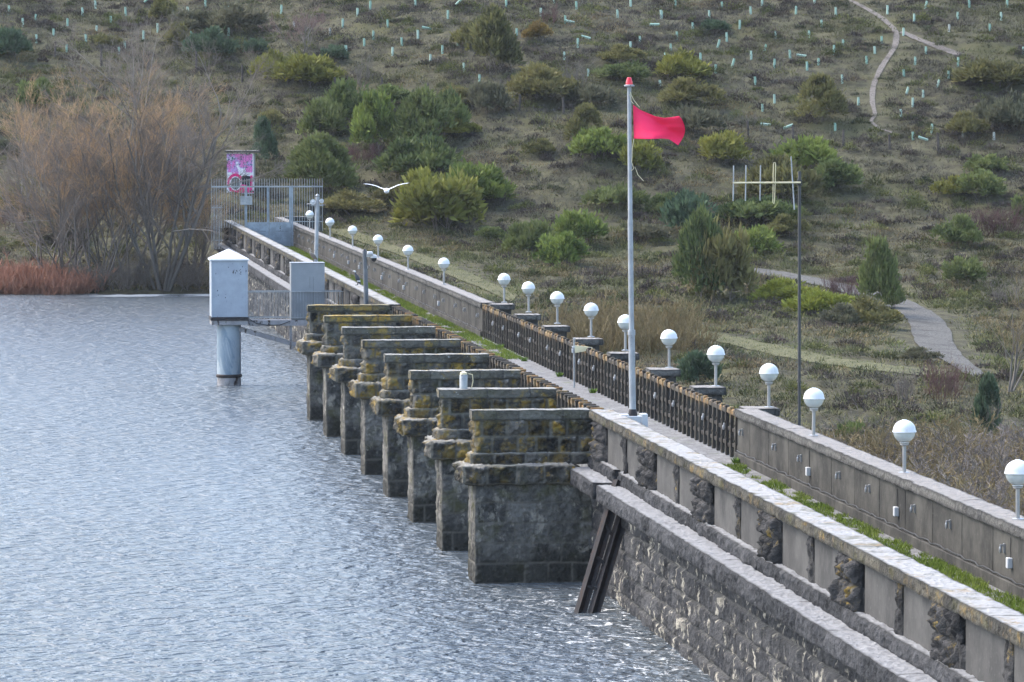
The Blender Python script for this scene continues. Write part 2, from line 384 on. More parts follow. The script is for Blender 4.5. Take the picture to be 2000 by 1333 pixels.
def vcol(name, rough=.85, gain=1.0, bump=0):
    t = NT(name, rough=rough, spec=.2); c = t.attr().outputs[0]
    n = t.noise(14, det=5); c = t.mix(t.ramp(n, .3, .75), t.mix(1., c, (.75,)*3, 'MULTIPLY'), t.mix(1., c, (1.2,)*3, 'MULTIPLY'))
    t.color(c); return t.m
M['vcol'] = vcol('heather_and_grass'); M['paint'] = vcol('spray_painted_wall')
def soil():
    t = NT('heath_soil', rough=.95, spec=.1); n1 = t.noise(.12, det=5); n2 = t.noise(1.2, det=8, rough=.7); n3 = t.noise(6, det=6, rough=.7)
    c = t.mix(t.ramp(n2, .35, .65), (.045, .042, .028), (.10, .095, .055)); c = t.mix(t.ramp(n1, .5, .65), c, (.085, .082, .04)); c = t.mix(t.ramp(n3, .55, .7), c, (.12, .105, .078))
    t.color(c).bump(n3, .8, .12); return t.m
M['soil'] = soil()
def gravel(name, a, b):
    t = NT(name, rough=.95, spec=.15); n2 = t.noise(9, det=6, rough=.7); n1 = t.noise(.8, det=6); v = t.n('ShaderNodeTexVoronoi'); t.put(v.inputs['Vector'], t.P()); v.inputs['Scale'].default_value = 7
    c = t.mix(t.ramp(n2, .35, .65), a, b); c = t.mix(t.math('MULTIPLY', t.ramp(n1, .5, .66), .6), c, tuple(x*.7 for x in a)); c = t.mix(t.math('MULTIPLY', t.ramp(v.outputs['Distance'], .0, .25, 1, 0), .35), c, tuple(x*1.35 for x in b))
    return t.color(c).bump(n2, .6, .05).m
M['road'] = gravel('grey_gravel', (.06, .058, .052), (.14, .136, .124)); M['trail'] = gravel('pale_stony_trail', (.085, .075, .066), (.20, .18, .155)); M['grasstrack'] = gravel('worn_grass_track', (.055, .060, .026), (.15, .14, .075))
def paving():
    t = NT('grey_cobble_paving', rough=.85, spec=.25); b = t.n('ShaderNodeTexVoronoi', feature='DISTANCE_TO_EDGE'); t.put(b.inputs['Vector'], t.P()); b.inputs['Scale'].default_value = 6
    n = t.noise(3, det=7, rough=.7); c = t.mix(t.ramp(n, .35, .68), (.12, .12, .118), (.235, .23, .225)); c = t.mix(t.ramp(b.outputs[0], .0, .09, .8, 0), c, (.07, .07, .06))
    c = t.mix(t.math('MULTIPLY', t.ramp(t.noise(.9, det=7, rough=.7), .58, .66), .6), c, (.09, .12, .03)); t.color(c).bump(b.outputs[0], .5, .02); return t.m
M['paving'] = paving()
def water():
    t = NT('rippled_lake_water', rough=.12, spec=.5); t.b.inputs['IOR'].default_value = 1.333
    vec = t.P((1, 1, 1), rot=(0, 0, THETA))
    v1 = t.P((.9, 1.0, 1)); w1 = t.noise(1.9, v1, det=3, rough=.5, dist=.5); w2 = t.noise(5.5, t.P((.9, 1.0, 1)), det=2, rough=.5, dist=.3); w3 = t.noise(.35, t.P((.8, 1.0, 1)), det=2)
    big = t.noise(.035, t.P((1, .5, 1)), det=3)
    h = t.math('ADD', t.math('MULTIPLY', w1, 1.0), t.math('ADD', t.math('MULTIPLY', w2, .30), t.math('MULTIPLY', w3, .8)))
    nd = t.n('ShaderNodeBump'); nd.inputs['Distance'].default_value = .5; t.put(nd.inputs['Strength'], t.ramp(big, .35, .65, .75, 1.0)); t.put(nd.inputs['Height'], h); t.put(t.b.inputs['Normal'], nd.outputs[0])
    # foam streaks drifting off the dam face
    ge = t.n('ShaderNodeNewGeometry'); sx = t.n('ShaderNodeSeparateXYZ'); t.put(sx.inputs[0], ge.outputs['Position'])
    near = t.math('MULTIPLY', t.ramp(sx.outputs[0], 9.5, 14.), t.ramp(sx.outputs[1], 95., 99.5, 1, 0))
    f = t.noise(2.2, t.P((1.4, .8, 1)), det=10, rough=.78, dist=.8); foam = t.math('MULTIPLY', near, t.ramp(f, .545, .61))
    far = t.math('MULTIPLY', t.ramp(sx.outputs[1], 241.5, 243), t.ramp(t.noise(.5, t.P((.5, 1, 1)), det=5), .40, .48))
    foam = t.math('MAXIMUM', foam, t.math('MULTIPLY', far, t.ramp(sx.outputs[0], 5, 8, 0, .8)))
    t.color(t.mix(foam, (.078, .096, .110), (.62, .64, .64))); t.put(t.b.inputs['Roughness'], t.ramp(foam, 0, 1, .22, .7))
    return t.m
M['water'] = water()
# ------------------------------------------------------------ terrain
def latd(X, Y): return X*CT - Y*ST, X*ST + Y*CT
def xy(lat, d): return d*ST + lat*CT, d*CT - lat*ST
_DR = [0, 100, 160, 180, 200, 220, 240, 252, 262, 280, 300, 325, 345, 420, 900, 2500]
_ZR = [-7, -5.5, -4, -3, -1.9, -.6, .9, 2.1, 3.9, 9.2, 15.2, 22, 24, 21, 10, 6]
_DL = [0, 200, 236, 244.5, 250, 256, 262, 280, 300, 325, 345, 420, 900, 2500]
_ZL = [-6, -4, -1.4, -.05, 1.2, 2.5, 3.9, 9.2, 15.2, 22, 24, 21, 10, 6]
def sm_interp(d, xs, zs):
    return (np.interp(d-3, xs, zs)+np.interp(d, xs, zs)*2+np.interp(d+3, xs, zs))/4
def ground0(X, Y):
    lat, d = latd(np.asarray(X, float), np.asarray(Y, float))
    w = sstep(14.4, 17.2, X)
    z = sm_interp(d, _DR, _ZR)*w + np.interp(d, _DL, _ZL)*(1-w)
    k = sstep(250, 275, d)
    z = z + k*(1.0*np.sin(lat*.09+1.0)+.7*np.sin(lat*.17+d*.05)) * .8
    k2 = sstep(175, 200, d)*(1-sstep(240, 262, d))*w
    return z + k2*.5*np.sin(lat*.13+d*.06)
def on_ground(u, v):
    d = ray(u, v); hl = d@_h; lo = 120.
    ds = np.arange(120, 345, .25); P = CAM[None]+d[None]*(ds/hl)[:, None]
    w = P[:, 2] - ground0(P[:, 0], P[:, 1])
    i = np.argmax(w < 0) if (w < 0).any() else len(ds)-1
    return P[i]
def strip(edges):
    return [(on_ground(*a), on_ground(*b)) for a, b in edges]
ROAD = strip([((1405, 512), (1405, 524)), ((1440, 520), (1440, 533)), ((1520, 530), (1520, 546)), ((1620, 548), (1610, 563)), ((1700, 567), (1690, 590)), ((1780, 588), (1757, 612)), ((1835, 612), (1772, 640)),
              ((1865, 645), (1778, 672)), ((1876, 680), (1790, 692)), ((1892, 705), (1840, 707)), ((1925, 732), (1895, 742))])
TRAIL = strip([((1640, -4), (1652, -4)), ((1668, 12), (1686, 10)), ((1708, 35), (1728, 32)), ((1742, 62), (1762, 64)), ((1738, 96), (1760, 92)), ((1712, 132), (1730, 134)), ((1696, 170), (1714, 172)), ((1694, 200), (1712, 202)), ((1702, 226), (1718, 226)), ((1694, 240), (1706, 240)), ((1712, 254), (1720, 251)), ((1742, 264), (1744, 260))])
ROAD = [(a*.9+b*.1, a*.1+b*.9) for a, b in ROAD]
TRAIL = [(a*.78+b*.22, a*.22+b*.78) for a, b in TRAIL]
TRAIL2 = strip([((1755, 66), (1765, 62)), ((1790, 82), (1797, 77)), ((1825, 96), (1832, 90)), ((1870, 112), (1877, 107))])
GTR = strip([((1300, 632), (1300, 646)), ((1400, 652), (1395, 668)), ((1500, 674), (1490, 692)), ((1620, 700), (1610, 714)), ((1740, 716), (1735, 730)), ((1850, 726), (1850, 742))])
GTR2 = strip([((640, 448), (650, 458)), ((690, 452), (700, 472)), ((760, 478), (770, 496)), ((850, 508), (850, 528)), ((940, 545), (930, 562)), ((1010, 580), (1000, 592))])
def seglist(st): c = [((a+b)/2, np.linalg.norm((a-b)[:2])/2) for a, b in st]; return [(c[i], c[i+1]) for i in range(len(c)-1)]
_SEG = []
for s_ in (ROAD, TRAIL, TRAIL2, GTR, GTR2): _SEG += seglist(s_)
_CX = []
for s_ in (ROAD, TRAIL, TRAIL2, GTR, GTR2):
    segs = []
    for i_ in range(len(s_)-1):
        for f_ in np.arange(0, 1, .25):
            a_ = s_[i_][0]*(1-f_)+s_[i_+1][0]*f_; b_ = s_[i_][1]*(1-f_)+s_[i_+1][1]*f_
            c_ = s_[i_][0]*(.75-f_)+s_[i_+1][0]*(f_+.25); segs.append((a_[:2], b_[:2], np.linalg.norm((c_-a_)[:2])*.45))
    segs.append((s_[-1][0][:2], s_[-1][1][:2], .2)); al = np.array([p for q_ in segs for p in q_[:2]])
    _CX.append((segs, al.min(0)-3, al.max(0)+3))
def pathdist(X, Y):
    X = np.asarray(X, float); sh = X.shape; X = X.ravel(); Y = np.asarray(Y, float).ravel(); best = np.full(X.shape, 99.)
    for segs, lo, hi in _CX:
        ix = np.nonzero((X > lo[0]) & (X < hi[0]) & (Y > lo[1]) & (Y < hi[1]))[0]
        if not len(ix): continue
        x, y, bb = X[ix], Y[ix], np.full(len(ix), 99.)
        for a, b, r_ in segs:
            dx, dy = b-a; t = np.clip(((x-a[0])*dx+(y-a[1])*dy)/(dx*dx+dy*dy+1e-6), 0, 1)
            bb = np.minimum(bb, np.hypot(x-a[0]-t*dx, y-a[1]-t*dy)-r_)
        best[ix] = np.minimum(best[ix], bb)
    return best.reshape(sh)
def ground(X, Y, pd=None):
    lat, d = latd(X, Y); z = ground0(X, Y)
    if pd is None: pd = pathdist(X, Y)
    m = sstep(.1, 1.5, pd)*sstep(150, 190, d)
    return z + m*(.55*(fbm(lat*.45, d*.45, 3, 4)-.5) + .25*(vn(lat*1.4, d*1.4, 9)-.5))
lat_ = np.concatenate([-60-np.geomspace(700, 2, 14), np.arange(-60, 60, .45), 60+np.geomspace(2, 700, 14)])
d_ = np.concatenate([np.arange(10, 150, 7), np.arange(150, 335, .45), 335+np.geomspace(2, 2000, 16)])
LA, DD = np.meshgrid(lat_, d_, indexing='ij'); GX, GY = xy(LA, DD)
GZ = ground(GX, GY)
idg = np.arange(LA.size).reshape(LA.shape)
q = np.stack([idg[:-1, :-1], idg[1:, :-1], idg[1:, 1:], idg[:-1, 1:]], -1).reshape(-1, 4)
hill = link('hillside', mesh('hillside', np.stack([GX, GY, GZ], -1).reshape(-1, 3), [q], M['soil'], True)); tag(hill, 'brown heath hillside rising behind the dam and the lake', 'hillside', kind='structure')
def lay_strip(name, st, mat, label, cat, off=.05, n=10, m=6, jt=1.3):
    L = []; W = len(st)
    ts = np.linspace(0, W-1, (W-1)*n+1)
    A = np.array([s[0] for s in st]); B = np.array([s[1] for s in st])
    Ai = np.stack([np.interp(ts, range(W), A[:, k]) for k in range(2)], -1); Bi = np.stack([np.interp(ts, range(W), B[:, k]) for k in range(2)], -1)
    ker = np.ones(7)/7
    for Q in (Ai, Bi):
        for k in range(2): Q[3:-3, k] = np.convolve(Q[:, k], ker, 'valid')
    V = []
    jit = (vn(ts*3.1, ts*0, 5)-.5)*jt*.6+(vn(ts*10, ts*0, 6)-.5)*jt*.6
    for i in range(len(ts)):
        for j in range(m+1):
            f = j/m; f = f*(1+.3*jit[i])-.15*jit[i]; p = Ai[i]*(1-f)+Bi[i]*f
            V.append((p[0], p[1], 0))
    V = np.array(V); V[:, 2] = ground(V[:, 0], V[:, 1])+off
    ii = np.arange(len(V)).reshape(len(ts), m+1)
    qq = np.stack([ii[:-1, :-1], ii[:-1, 1:], ii[1:, 1:], ii[1:, :-1]], -1).reshape(-1, 4)
    o = link(name, mesh(name, V, [qq], mat, True)); tag(o, label, cat, kind='structure')
lay_strip('road', ROAD, M['road'], 'grey gravel road curving down the slope on the right', 'road', .07, jt=.7)
lay_strip('path', TRAIL, M['trail'], 'narrow stony footpath winding up the hillside', 'path')
lay_strip('path', TRAIL2, M['trail'], 'short stony side branch of the footpath near the hilltop', 'path', .06)
lay_strip('path', GTR, M['grasstrack'], 'worn grassy track beyond the dam below the gravel road', 'path', jt=1.8)
lay_strip('path', GTR2, M['grasstrack'], 'worn grassy track running down right behind the far parapet', 'path')
# water
MBw = MB(); MBw.add([(-900, -200, 0), (16.2, -200, 0), (16.2, 252, 0), (-900, 360, 0)], [(0, 1, 2, 3)])
tag(MBw.build('water', M['water']), 'pale rippled grey-blue lake water on the left of the dam', 'water', kind='structure')

# ------------------------------------------------------------ ground cover (nobody could count it)
def tufts(name, N, latr, dr, K, hr, rr, bl, bw, pal, label, cat, seed, keep=None, upb=.6, mat='vcol', onpath=False):
    r = np.random.default_rng(seed)
    lat = r.uniform(*latr, N); d = np.sqrt(r.uniform(dr[0]**2, dr[1]**2, N)) if dr[1]-dr[0] > 50 else r.uniform(*dr, N)
    X, Y = xy(lat, d); k = np.abs(lat) < d*.125+4
    k &= ~((X > 13.0) & (X < 18.3) & (Y < 257)); 
    pd = pathdist(X, Y); k &= (pd < .25) if onpath else (pd > .1)
    z = ground(X, Y, pd); k &= z > .15*(X < 14)-50*(X >= 14)
    if keep is not None: k &= keep(X, Y, lat, d)
    X, Y, z, lat, d = X[k], Y[k], z[k], lat[k], d[k]; n = len(X)
    big = fbm(lat*.11, d*.11, seed+1, 4); loc = fbm(lat*.5, d*.5, seed+2, 3); edge = np.exp(-np.maximum(pathdist(X, Y), 0)/.45)
    R = r.uniform(*rr, n)*(.6+.8*loc); H = r.uniform(*hr, n)*(.5+1.0*loc)*(1-.75*edge)
    cols = pal(big, loc, edge, r, n, lat, d)
    ang = r.uniform(0, 2*pi, (n, K)); rad = np.sqrt(r.uniform(0, 1, (n, K)))
    px = X[:, None]+R[:, None]*rad*np.cos(ang); py = Y[:, None]+R[:, None]*rad*np.sin(ang)
    pz = z[:, None]+H[:, None]*(1-rad**2)*r.uniform(.3, 1, (n, K)) - .03
    L = r.uniform(bl*.5, bl*1.3, (n, K)); a2 = r.uniform(0, 2*pi, (n, K)); up = r.uniform(upb-.4, upb+.4, (n, K))
    dx = L*(rad*np.cos(ang)*.8+.6*np.cos(a2)*(1-up)); dy = L*(rad*np.sin(ang)*.8+.6*np.sin(a2)*(1-up)); dz = L*up
    a3 = r.uniform(0, 2*pi, (n, K)); wx = bw*np.cos(a3); wy = bw*np.sin(a3)
    P = np.stack([np.stack([px-wx, py-wy, pz], -1), np.stack([px+wx, py+wy, pz], -1), np.stack([px+dx, py+dy, pz+dz], -1)], 2)
    c = cols[:, None, :]*r.uniform(.6, 1.4, (n, K, 1)); C = np.repeat(c[:, :, None, :], 3, 2)
    T = np.arange(n*K*3).reshape(-1, 3)
    o = link(name, mesh(name, P.reshape(-1, 3), [T], M[mat], False, np.clip(C.reshape(-1, 3), 0, 1)))
    tag(o, label, cat, kind='stuff'); return o
def pmix(f, a, b): f = np.clip(f, 0, 1)[:, None]; return np.array(a)*(1-f)+np.array(b)*f
def pal_heath(big, loc, edge, r, n, lat, d):
    c = pmix(r.uniform(0, 1, n), (0.064, 0.055, 0.045), (0.134, 0.120, 0.096))          # grey brown heather
    low = 1-sstep(255, 285, d)
    g = sstep(.42, .56, big-.05+.19*low); c2 = pmix(r.uniform(0, 1, n), (.090, .098, .030), (.205, .205, .070)); c = c*(1-.7*g[:, None])+c2*.7*g[:, None]
    o_ = sstep(.60, .70, fbm(lat*.16+40, d*.2, 77, 4)+.10*low)*(r.uniform(0, 1, n) < .75); c = c*(1-.7*o_[:, None])+np.array((0.202, 0.144, 0.069))*.7*o_[:, None]
    dk = (r.uniform(0, 1, n) < .24)*.5; c = c*(1-dk[:, None])+np.array((.032, .031, .020))*dk[:, None]
    e = edge*.6; c = c*(1-e[:, None])+np.array((.15, .19, .05))*e[:, None]
    rd = sstep(10, 26, lat)*.30*sstep(225, 250, d); return c*(1-rd[:, None])
tufts('heather', 17000, (-46, 46), (178, 330), 60, (.18, .60), (.35, 1.05), .22, .026, pal_heath, 'grey brown heather and dry grass tussocks covering the hillside', 'heather', 21)
def pal_scrub(big, loc, edge, r, n, lat, d):
    c = pmix(r.uniform(0, 1, n), (.045, .055, .02), (.16, .165, .05)); k = (r.uniform(0, 1, n) < .45)[:, None]; return np.where(k, pmix(r.uniform(0, 1, n), (.05, .038, .032), (.10, .08, .066)), c)
tufts('low_scrub', 3300, (-46, 46), (182, 330), 260, (.25, .7), (.4, 1.0), .2, .03, pal_scrub, 'knee-high dark and olive scrub scattered through the heather', 'scrub', 61)
tufts('grass', 17000, (-46, 46), (178, 330), 16, (.04, .12), (.3, .7), .20, .022, lambda big, loc, edge, r, n, lat, d: pal_heath(big+.12, loc, edge, r, n, lat, d)*1.25, 'short pale grass between the heather tussocks', 'grass', 33)

def on_track(X, Y, lat, d):
    best = np.full(X.shape, 99.)
    for s_ in (GTR, GTR2):
        for (a, ra), (b, rb_) in seglist(s_):
            dx, dy = b[0]-a[0], b[1]-a[1]; tt = np.clip(((X-a[0])*dx+(Y-a[1])*dy)/(dx*dx+dy*dy), 0, 1); best = np.minimum(best, np.hypot(X-a[0]-tt*dx, Y-a[1]-tt*dy))
    return (best < 2.5) & (fbm(lat*.8, d*.8, 5) > .42)
tufts('grass', 60000, (-30, 46), (185, 262), 8, (.02, .08), (.15, .4), .18, .022, lambda big, loc, edge, r, n, lat, d: pmix(r.uniform(0, 1, n), (.09, .125, .03), (.20, .20, .075)), 'short green grass growing over the worn tracks', 'grass', 91, keep=on_track, onpath=True)
# ------------------------------------------------------------ the dam
LX0, LX1 = 13.9, 14.43; RX0, RX1 = 17.28, 17.80
ZC, ZD, ZL = 3.95, 2.75, 2.63               # coping top, deck, ledge top
BAY = 7.19; YP = [99.32 + BAY*k for k in range(8)]        # pier centres, nearest first
Y0, YS, YE, YEND = 34.0, 98.95, YP[7]+.25, 251.5
# deck, one structure
m = MB(); m.box(14.3, 17.5, Y0, YEND+8, ZD-.5, ZD); tag(m.build('walkway', M['paving']), 'grey cobbled walkway along the top of the dam', 'walkway', kind='structure')

def walls(name, label, y0, y1, seed):
    org = ((13.9+14.4)/2, (y0+y1)/2, 0); t = empty(name, org, label, 'dam wall')
    near = y1 < 120; res = .06 if near else .1
    ya = 46. if near else y0
    rb('masonry', M['stone_wall'], t, org, [dict(x0=13.95, x1=14.5, y0=ya, y1=y1, z0=-1.2, z1=2.2, res=res, resL=res*1.2, bulge=.08, rough=.07, bw=1.1, courses=7, wob=.03, seed=seed, mort=.032, faces='xYy')])
    segs = [(y0, y1)] if not near else [(Y0, 94.35), (94.95, y1)]
    for i, (a, b) in enumerate(segs):
        rb('ledge', M['stone_ledge'], t, org, [dict(x0=13.40, x1=14.1, y0=a, y1=b, z0=2.27, z1=ZL, res=.05 if near else .09, resL=.07 if near else .12, bulge=.02, rough=.075, bw=1.3, wob=.022, seed=seed+i, mort=.010, faces='xYyZz')])
    for i, (a, b) in enumerate(segs):
        rb('moulding', M['stone_ledge'], t, org, [dict(x0=13.88, x1=14.3, y0=a+.05, y1=b-.02, z0=ZL-.02, z1=2.90, res=.045 if near else .09, resL=.06 if near else .12, bulge=.03, rough=.075, bw=1.1, wob=.025, seed=seed+9+i, mort=.012, faces='xYyZ')])
    return t
walls('masonry_wall', 'near streaked rock-faced dam wall standing in the water with a pale stone ledge', Y0, YS+.1, 50)
walls('masonry_wall', 'far rock-faced dam wall reaching back to the wooded bank behind the metal cabin', YE, YEND, 60)
# downstream face + spillway sill
org = (17.6, 140, 0); t = empty('downstream_wall', org, 'rear stone face of the dam facing the valley', 'dam wall')
rb('masonry', M['stone_wall'], t, org, [dict(x0=16.9, x1=17.9, y0=Y0, y1=YS, z0=-8, z1=2.6, res=.3, bulge=.06, rough=.05, bw=.9, courses=18, seed=5, faces='XyY'),
    dict(x0=16.9, x1=17.9, y0=YE, y1=YEND+6, z0=-8, z1=2.6, res=.3, bulge=.06, rough=.05, bw=.9, courses=18, seed=6, faces='XyY')])
org = (15.5, 125, 0); t = empty('spillway_sill', org, 'dark stone weir sill below the walkway between the piers', 'weir')
rb('crest', M['stone_shaft'], t, org, [dict(x0=14.2, x1=17.0, y0=YS, y1=YE, z0=-8, z1=1.1, res=.25, bulge=.03, rough=.03, bw=1.2, courses=8, seed=8, faces='xXZ')])

# piers
PL = ['nearest grey stone pier with white lichen specks, beside the slanted steel rails', 'second pier from the front, with the small steel canister on its top', 'third pier from the front, counted from the steel rails',
      'fourth pier from the front, in the middle of the row', 'fifth pier from the front, just beyond the middle of the row', 'third pier from the far end of the row, with a plain grey coping',
      'next-to-last pier, coping thick with orange and yellow lichen', 'farthest lichen-covered pier, touching the far dam wall beside the grey cabinet']
for k, yc in enumerate(YP):
    o = (12.8, yc, 0); p = empty('stone_pier', o, PL[k], 'pier', 'piers of the spillway')
    far = k > 3; r0 = .035 if k < 3 else (.05 if k < 6 else .06)
    capm = M['stone_capy'] if k in (5+1, 7) else M['stone_cap']
    xr = 13.92 if k == 0 else 14.1
    if k == 7: xr = 14.0
    rb('coping', capm, p, o, [dict(x0=11.17, x1=xr, y0=yc-.29, y1=yc+.29, z0=3.73, z1=ZC, res=r0, bulge=.008, rough=.02, bw=.55, wob=.018, seed=k*7, mort=.008, faces='xyZXz')])
    rb('masonry', M['stone_pier'], p, o, [dict(x0=11.24, x1=14.15, y0=yc-.22, y1=yc+.22, z0=2.95, z1=3.74, res=r0, bulge=.06, rough=.14, bw=.52, courses=2, wob=.02, seed=k*7+1, mort=.03, faces='xyY'),
        ])
    rb('string_course', M['stone_pier'], p, o, [dict(x0=11.13, x1=14.1, y0=yc-.33, y1=yc+.33, z0=2.70, z1=2.96, res=r0, bulge=.05, rough=.08, bw=.6, wob=.02, seed=k*7+2, mort=.02, faces='xyYZ')])
    rb('ledge', M['stone_pier'], p, o, [dict(x0=10.92, x1=13.5 if k in (0, 7) else 14.2, y0=yc-.75, y1=yc+.75, z0=2.29, z1=2.71, res=r0, bulge=.05, rough=.14, bw=.62, wob=.03, seed=k*7+3, mort=.025, faces='xyYZz')])
    # shaft: cut corners on the nose
    x0, x1, ya, yb, z0, z1, c = 11.20, 16.8, yc-.62, yc+.62, -7, 2.3, .18
    rb('shaft', M['stone_shaft'], p, o, [dict(x0=11.20, x1=14.6, y0=yc-.62, y1=yc+.62, z0=-1.4, z1=2.32, res=r0*1.2, bulge=.02, rough=.03, bw=.72, courses=8, wob=.02, seed=k*7+4, mort=.016, faces='xyY')])
    if k < 8:   # body carrying the bridge deck, under the walkway
        rb('deck_support', M['stone_shaft'], p, o, [dict(x0=14.6, x1=18.2, y0=yc-.6, y1=yc+.6, z0=-7, z1=2.2, res=.2, bulge=.02, rough=.03, bw=1., courses=14, seed=k+70, faces='yYX')])

# left (upstream) parapets
def left_parapet(label, y0, y1, seed, near):
    o = (14.15, (y0+y1)/2, ZD); t = empty('stone_parapet', o, label, 'parapet')
    r = .045 if near else .09
    rb('coping', M['parapet_cap'], t, o, [dict(x0=LX0, x1=LX1, y0=y0, y1=y1, z0=3.74, z1=ZC, res=r, resL=.08 if near else .14, bulge=.012, rough=.05, bw=.95, wob=.018, seed=seed, mort=.008, faces='xXyYZz')])
    m = MB().box(14.16, 14.40, y0+.02, y1-.02, ZD-.1, 3.76); m.build('inner_wall', M['seam_shade'], t, o)
    yb = Yof(1271.4, LX0)
    k0 = int((y0-yb)//BAY)-1; k1 = int((y1-yb)//BAY)+2; rock = []
    for k in range(k0, k1):
        b = yb+BAY*k
        for a, c in ((b-2.55, b), (b-5.45, b-2.95)):
            lo, hi = max(a, y0+.1), min(c, y1-.05)
            if hi-lo > .3:
                MB().box(14.02, 14.18, lo, hi, 2.86, 3.742, .01).build('concrete_panel', M['panel'], t, o)
        for a, c, nb in ((b-7.05, b-5.45, 1), (b-2.95, b-2.55, 0)):
            lo, hi = max(a, y0+.05), min(c, y1-.05)
            if hi-lo > .15:
                rock.append(rb('rock_faced_block', M['rock'], t, o, [dict(x0=13.97 if nb else 14.0, x1=14.2, y0=lo, y1=hi, z0=2.86, z1=3.745, res=.04 if near else .08, bulge=.09 if nb else .03, rough=.17 if nb else .07, bw=1.7, courses=2, wob=.03, seed=seed+k*3, mort=.03, faces='xyY')]))
    return t
left_parapet('near waterside parapet with a broad pale coping over concrete panels and rough rock blocks', Y0, YS+.1, 101, True)
left_parapet('far waterside parapet running from the last pier back to the gate', YE, YEND, 131, False)

# right parapets
def bracket(parent, o, y):
    m = MB(); m.box(RX0+.03, RX0+.065, y-.03, y+.03, 3.38, 3.54, .004); m.box(RX0-.03, RX0+.04, y-.02, y+.02, 3.49, 3.53, .004)
    m.lathe([(.018, 3.38), (.028, 3.41), (.028, 3.46), (.02, 3.49)], (RX0-.02, y), 8)
    m.build('cable_bracket', M['steel'], parent, o)
def right_parapet(label, y0, y1, seed, near, boxes):
    o = (17.5, (y0+y1)/2, ZD); t = empty('concrete_parapet', o, label, 'parapet')
    rb('coping', M['wall_cap'], t, o, [dict(x0=RX0, x1=RX1, y0=y0, y1=y1, z0=3.77, z1=ZC, res=.05 if near else .09, resL=.09 if near else .16, bulge=.008, rough=.03, bw=1.2, wob=.022, seed=seed, mort=.008, faces='xXyYZz')])
    yb = Yof(1496, RX0)
    k0 = int((y0-yb)//BAY)-1; k1 = int((y1-yb)//BAY)+2
    MB().box(RX0+.12, RX1-.08, y0+.01, y1-.01, ZD-.2, 3.78).build('wall_core', M['seam_shade'], t, o)
    for k in range(k0, k1):
        b = yb+BAY*k
        for a, c in ((b-2.38, b-.02), (b-4.78, b-2.42), (b-BAY+.02, b-4.82)):
            lo, hi = max(a, y0), min(c, y1)
            if hi-lo > .25: MB().box(RX0+.06, RX0+.14, lo, hi, ZD+.16, 3.772, .006).build('concrete_panel', M['wall_conc'], t, o)
        for yy in (b-.9, b-3.9):
            if y0+.3 < yy < y1-.3: bracket(t, o, yy)
    m = MB().box(RX0-.02, RX0+.13, y0, y1, ZD-.1, ZD+.2, .015); m.build('kerb', M['wall_conc'], t, o)
    # sagging cable on the kerb
    pts = []; y = y0+.3; i = 0
    while y < y1: pts.append((RX0+.015+.02*math.sin(i*1.7), y, ZD+.235+.018*math.sin(i*2.3))); y += .35; i += 1
    MB().tube(pts, .016, 5).build('cable', M['cable'], t, o)
    for yy in boxes:
        m = MB().box(RX0-.03, RX0+.062, yy-.07, yy+.07, ZD+.42, ZD+.6, .01); m.build('junction_box', M['white'], t, o); MB().tube([(RX0+.04, yy, ZD+.6), (RX0+.04, yy, 3.7)], .008, 5).build('conduit', M['cable'], t, o)
    return t
nearb = [Yof(u, RX0) for u in (1577, 1749.6, 1972)]
right_parapet('near landward parapet of dark stained concrete with cable and small white boxes', Y0, YS, 201, True, nearb)
right_parapet('far landward parapet of grey concrete beside the grassy end of the walkway', YE+.6, YEND+6, 231, False, [Yof(u, RX0) for u in (699, 743, 786, 854, 678, 650)])
# return wall at the far end
o = (19.0, YEND+5.5, 2.5); t = empty('return_wall', o, 'short low stone wall turning off behind the gate fence', 'wall')
rb('masonry', M['rock'], t, o, [dict(x0=17.7, x1=20.0, y0=YEND+5.4, y1=YEND+5.9, z0=2.0, z1=3.85, res=.1, bulge=.04, rough=.05, bw=.6, courses=4, seed=9, faces='xXyY')])
rb('coping', M['wall_cap'], t, o, [dict(x0=17.82, x1=20.1, y0=YEND+5.3, y1=YEND+6., z0=3.85, z1=4.0, res=.1, bulge=.01, rough=.02, bw=.8, seed=3, faces='xXyYZ')])

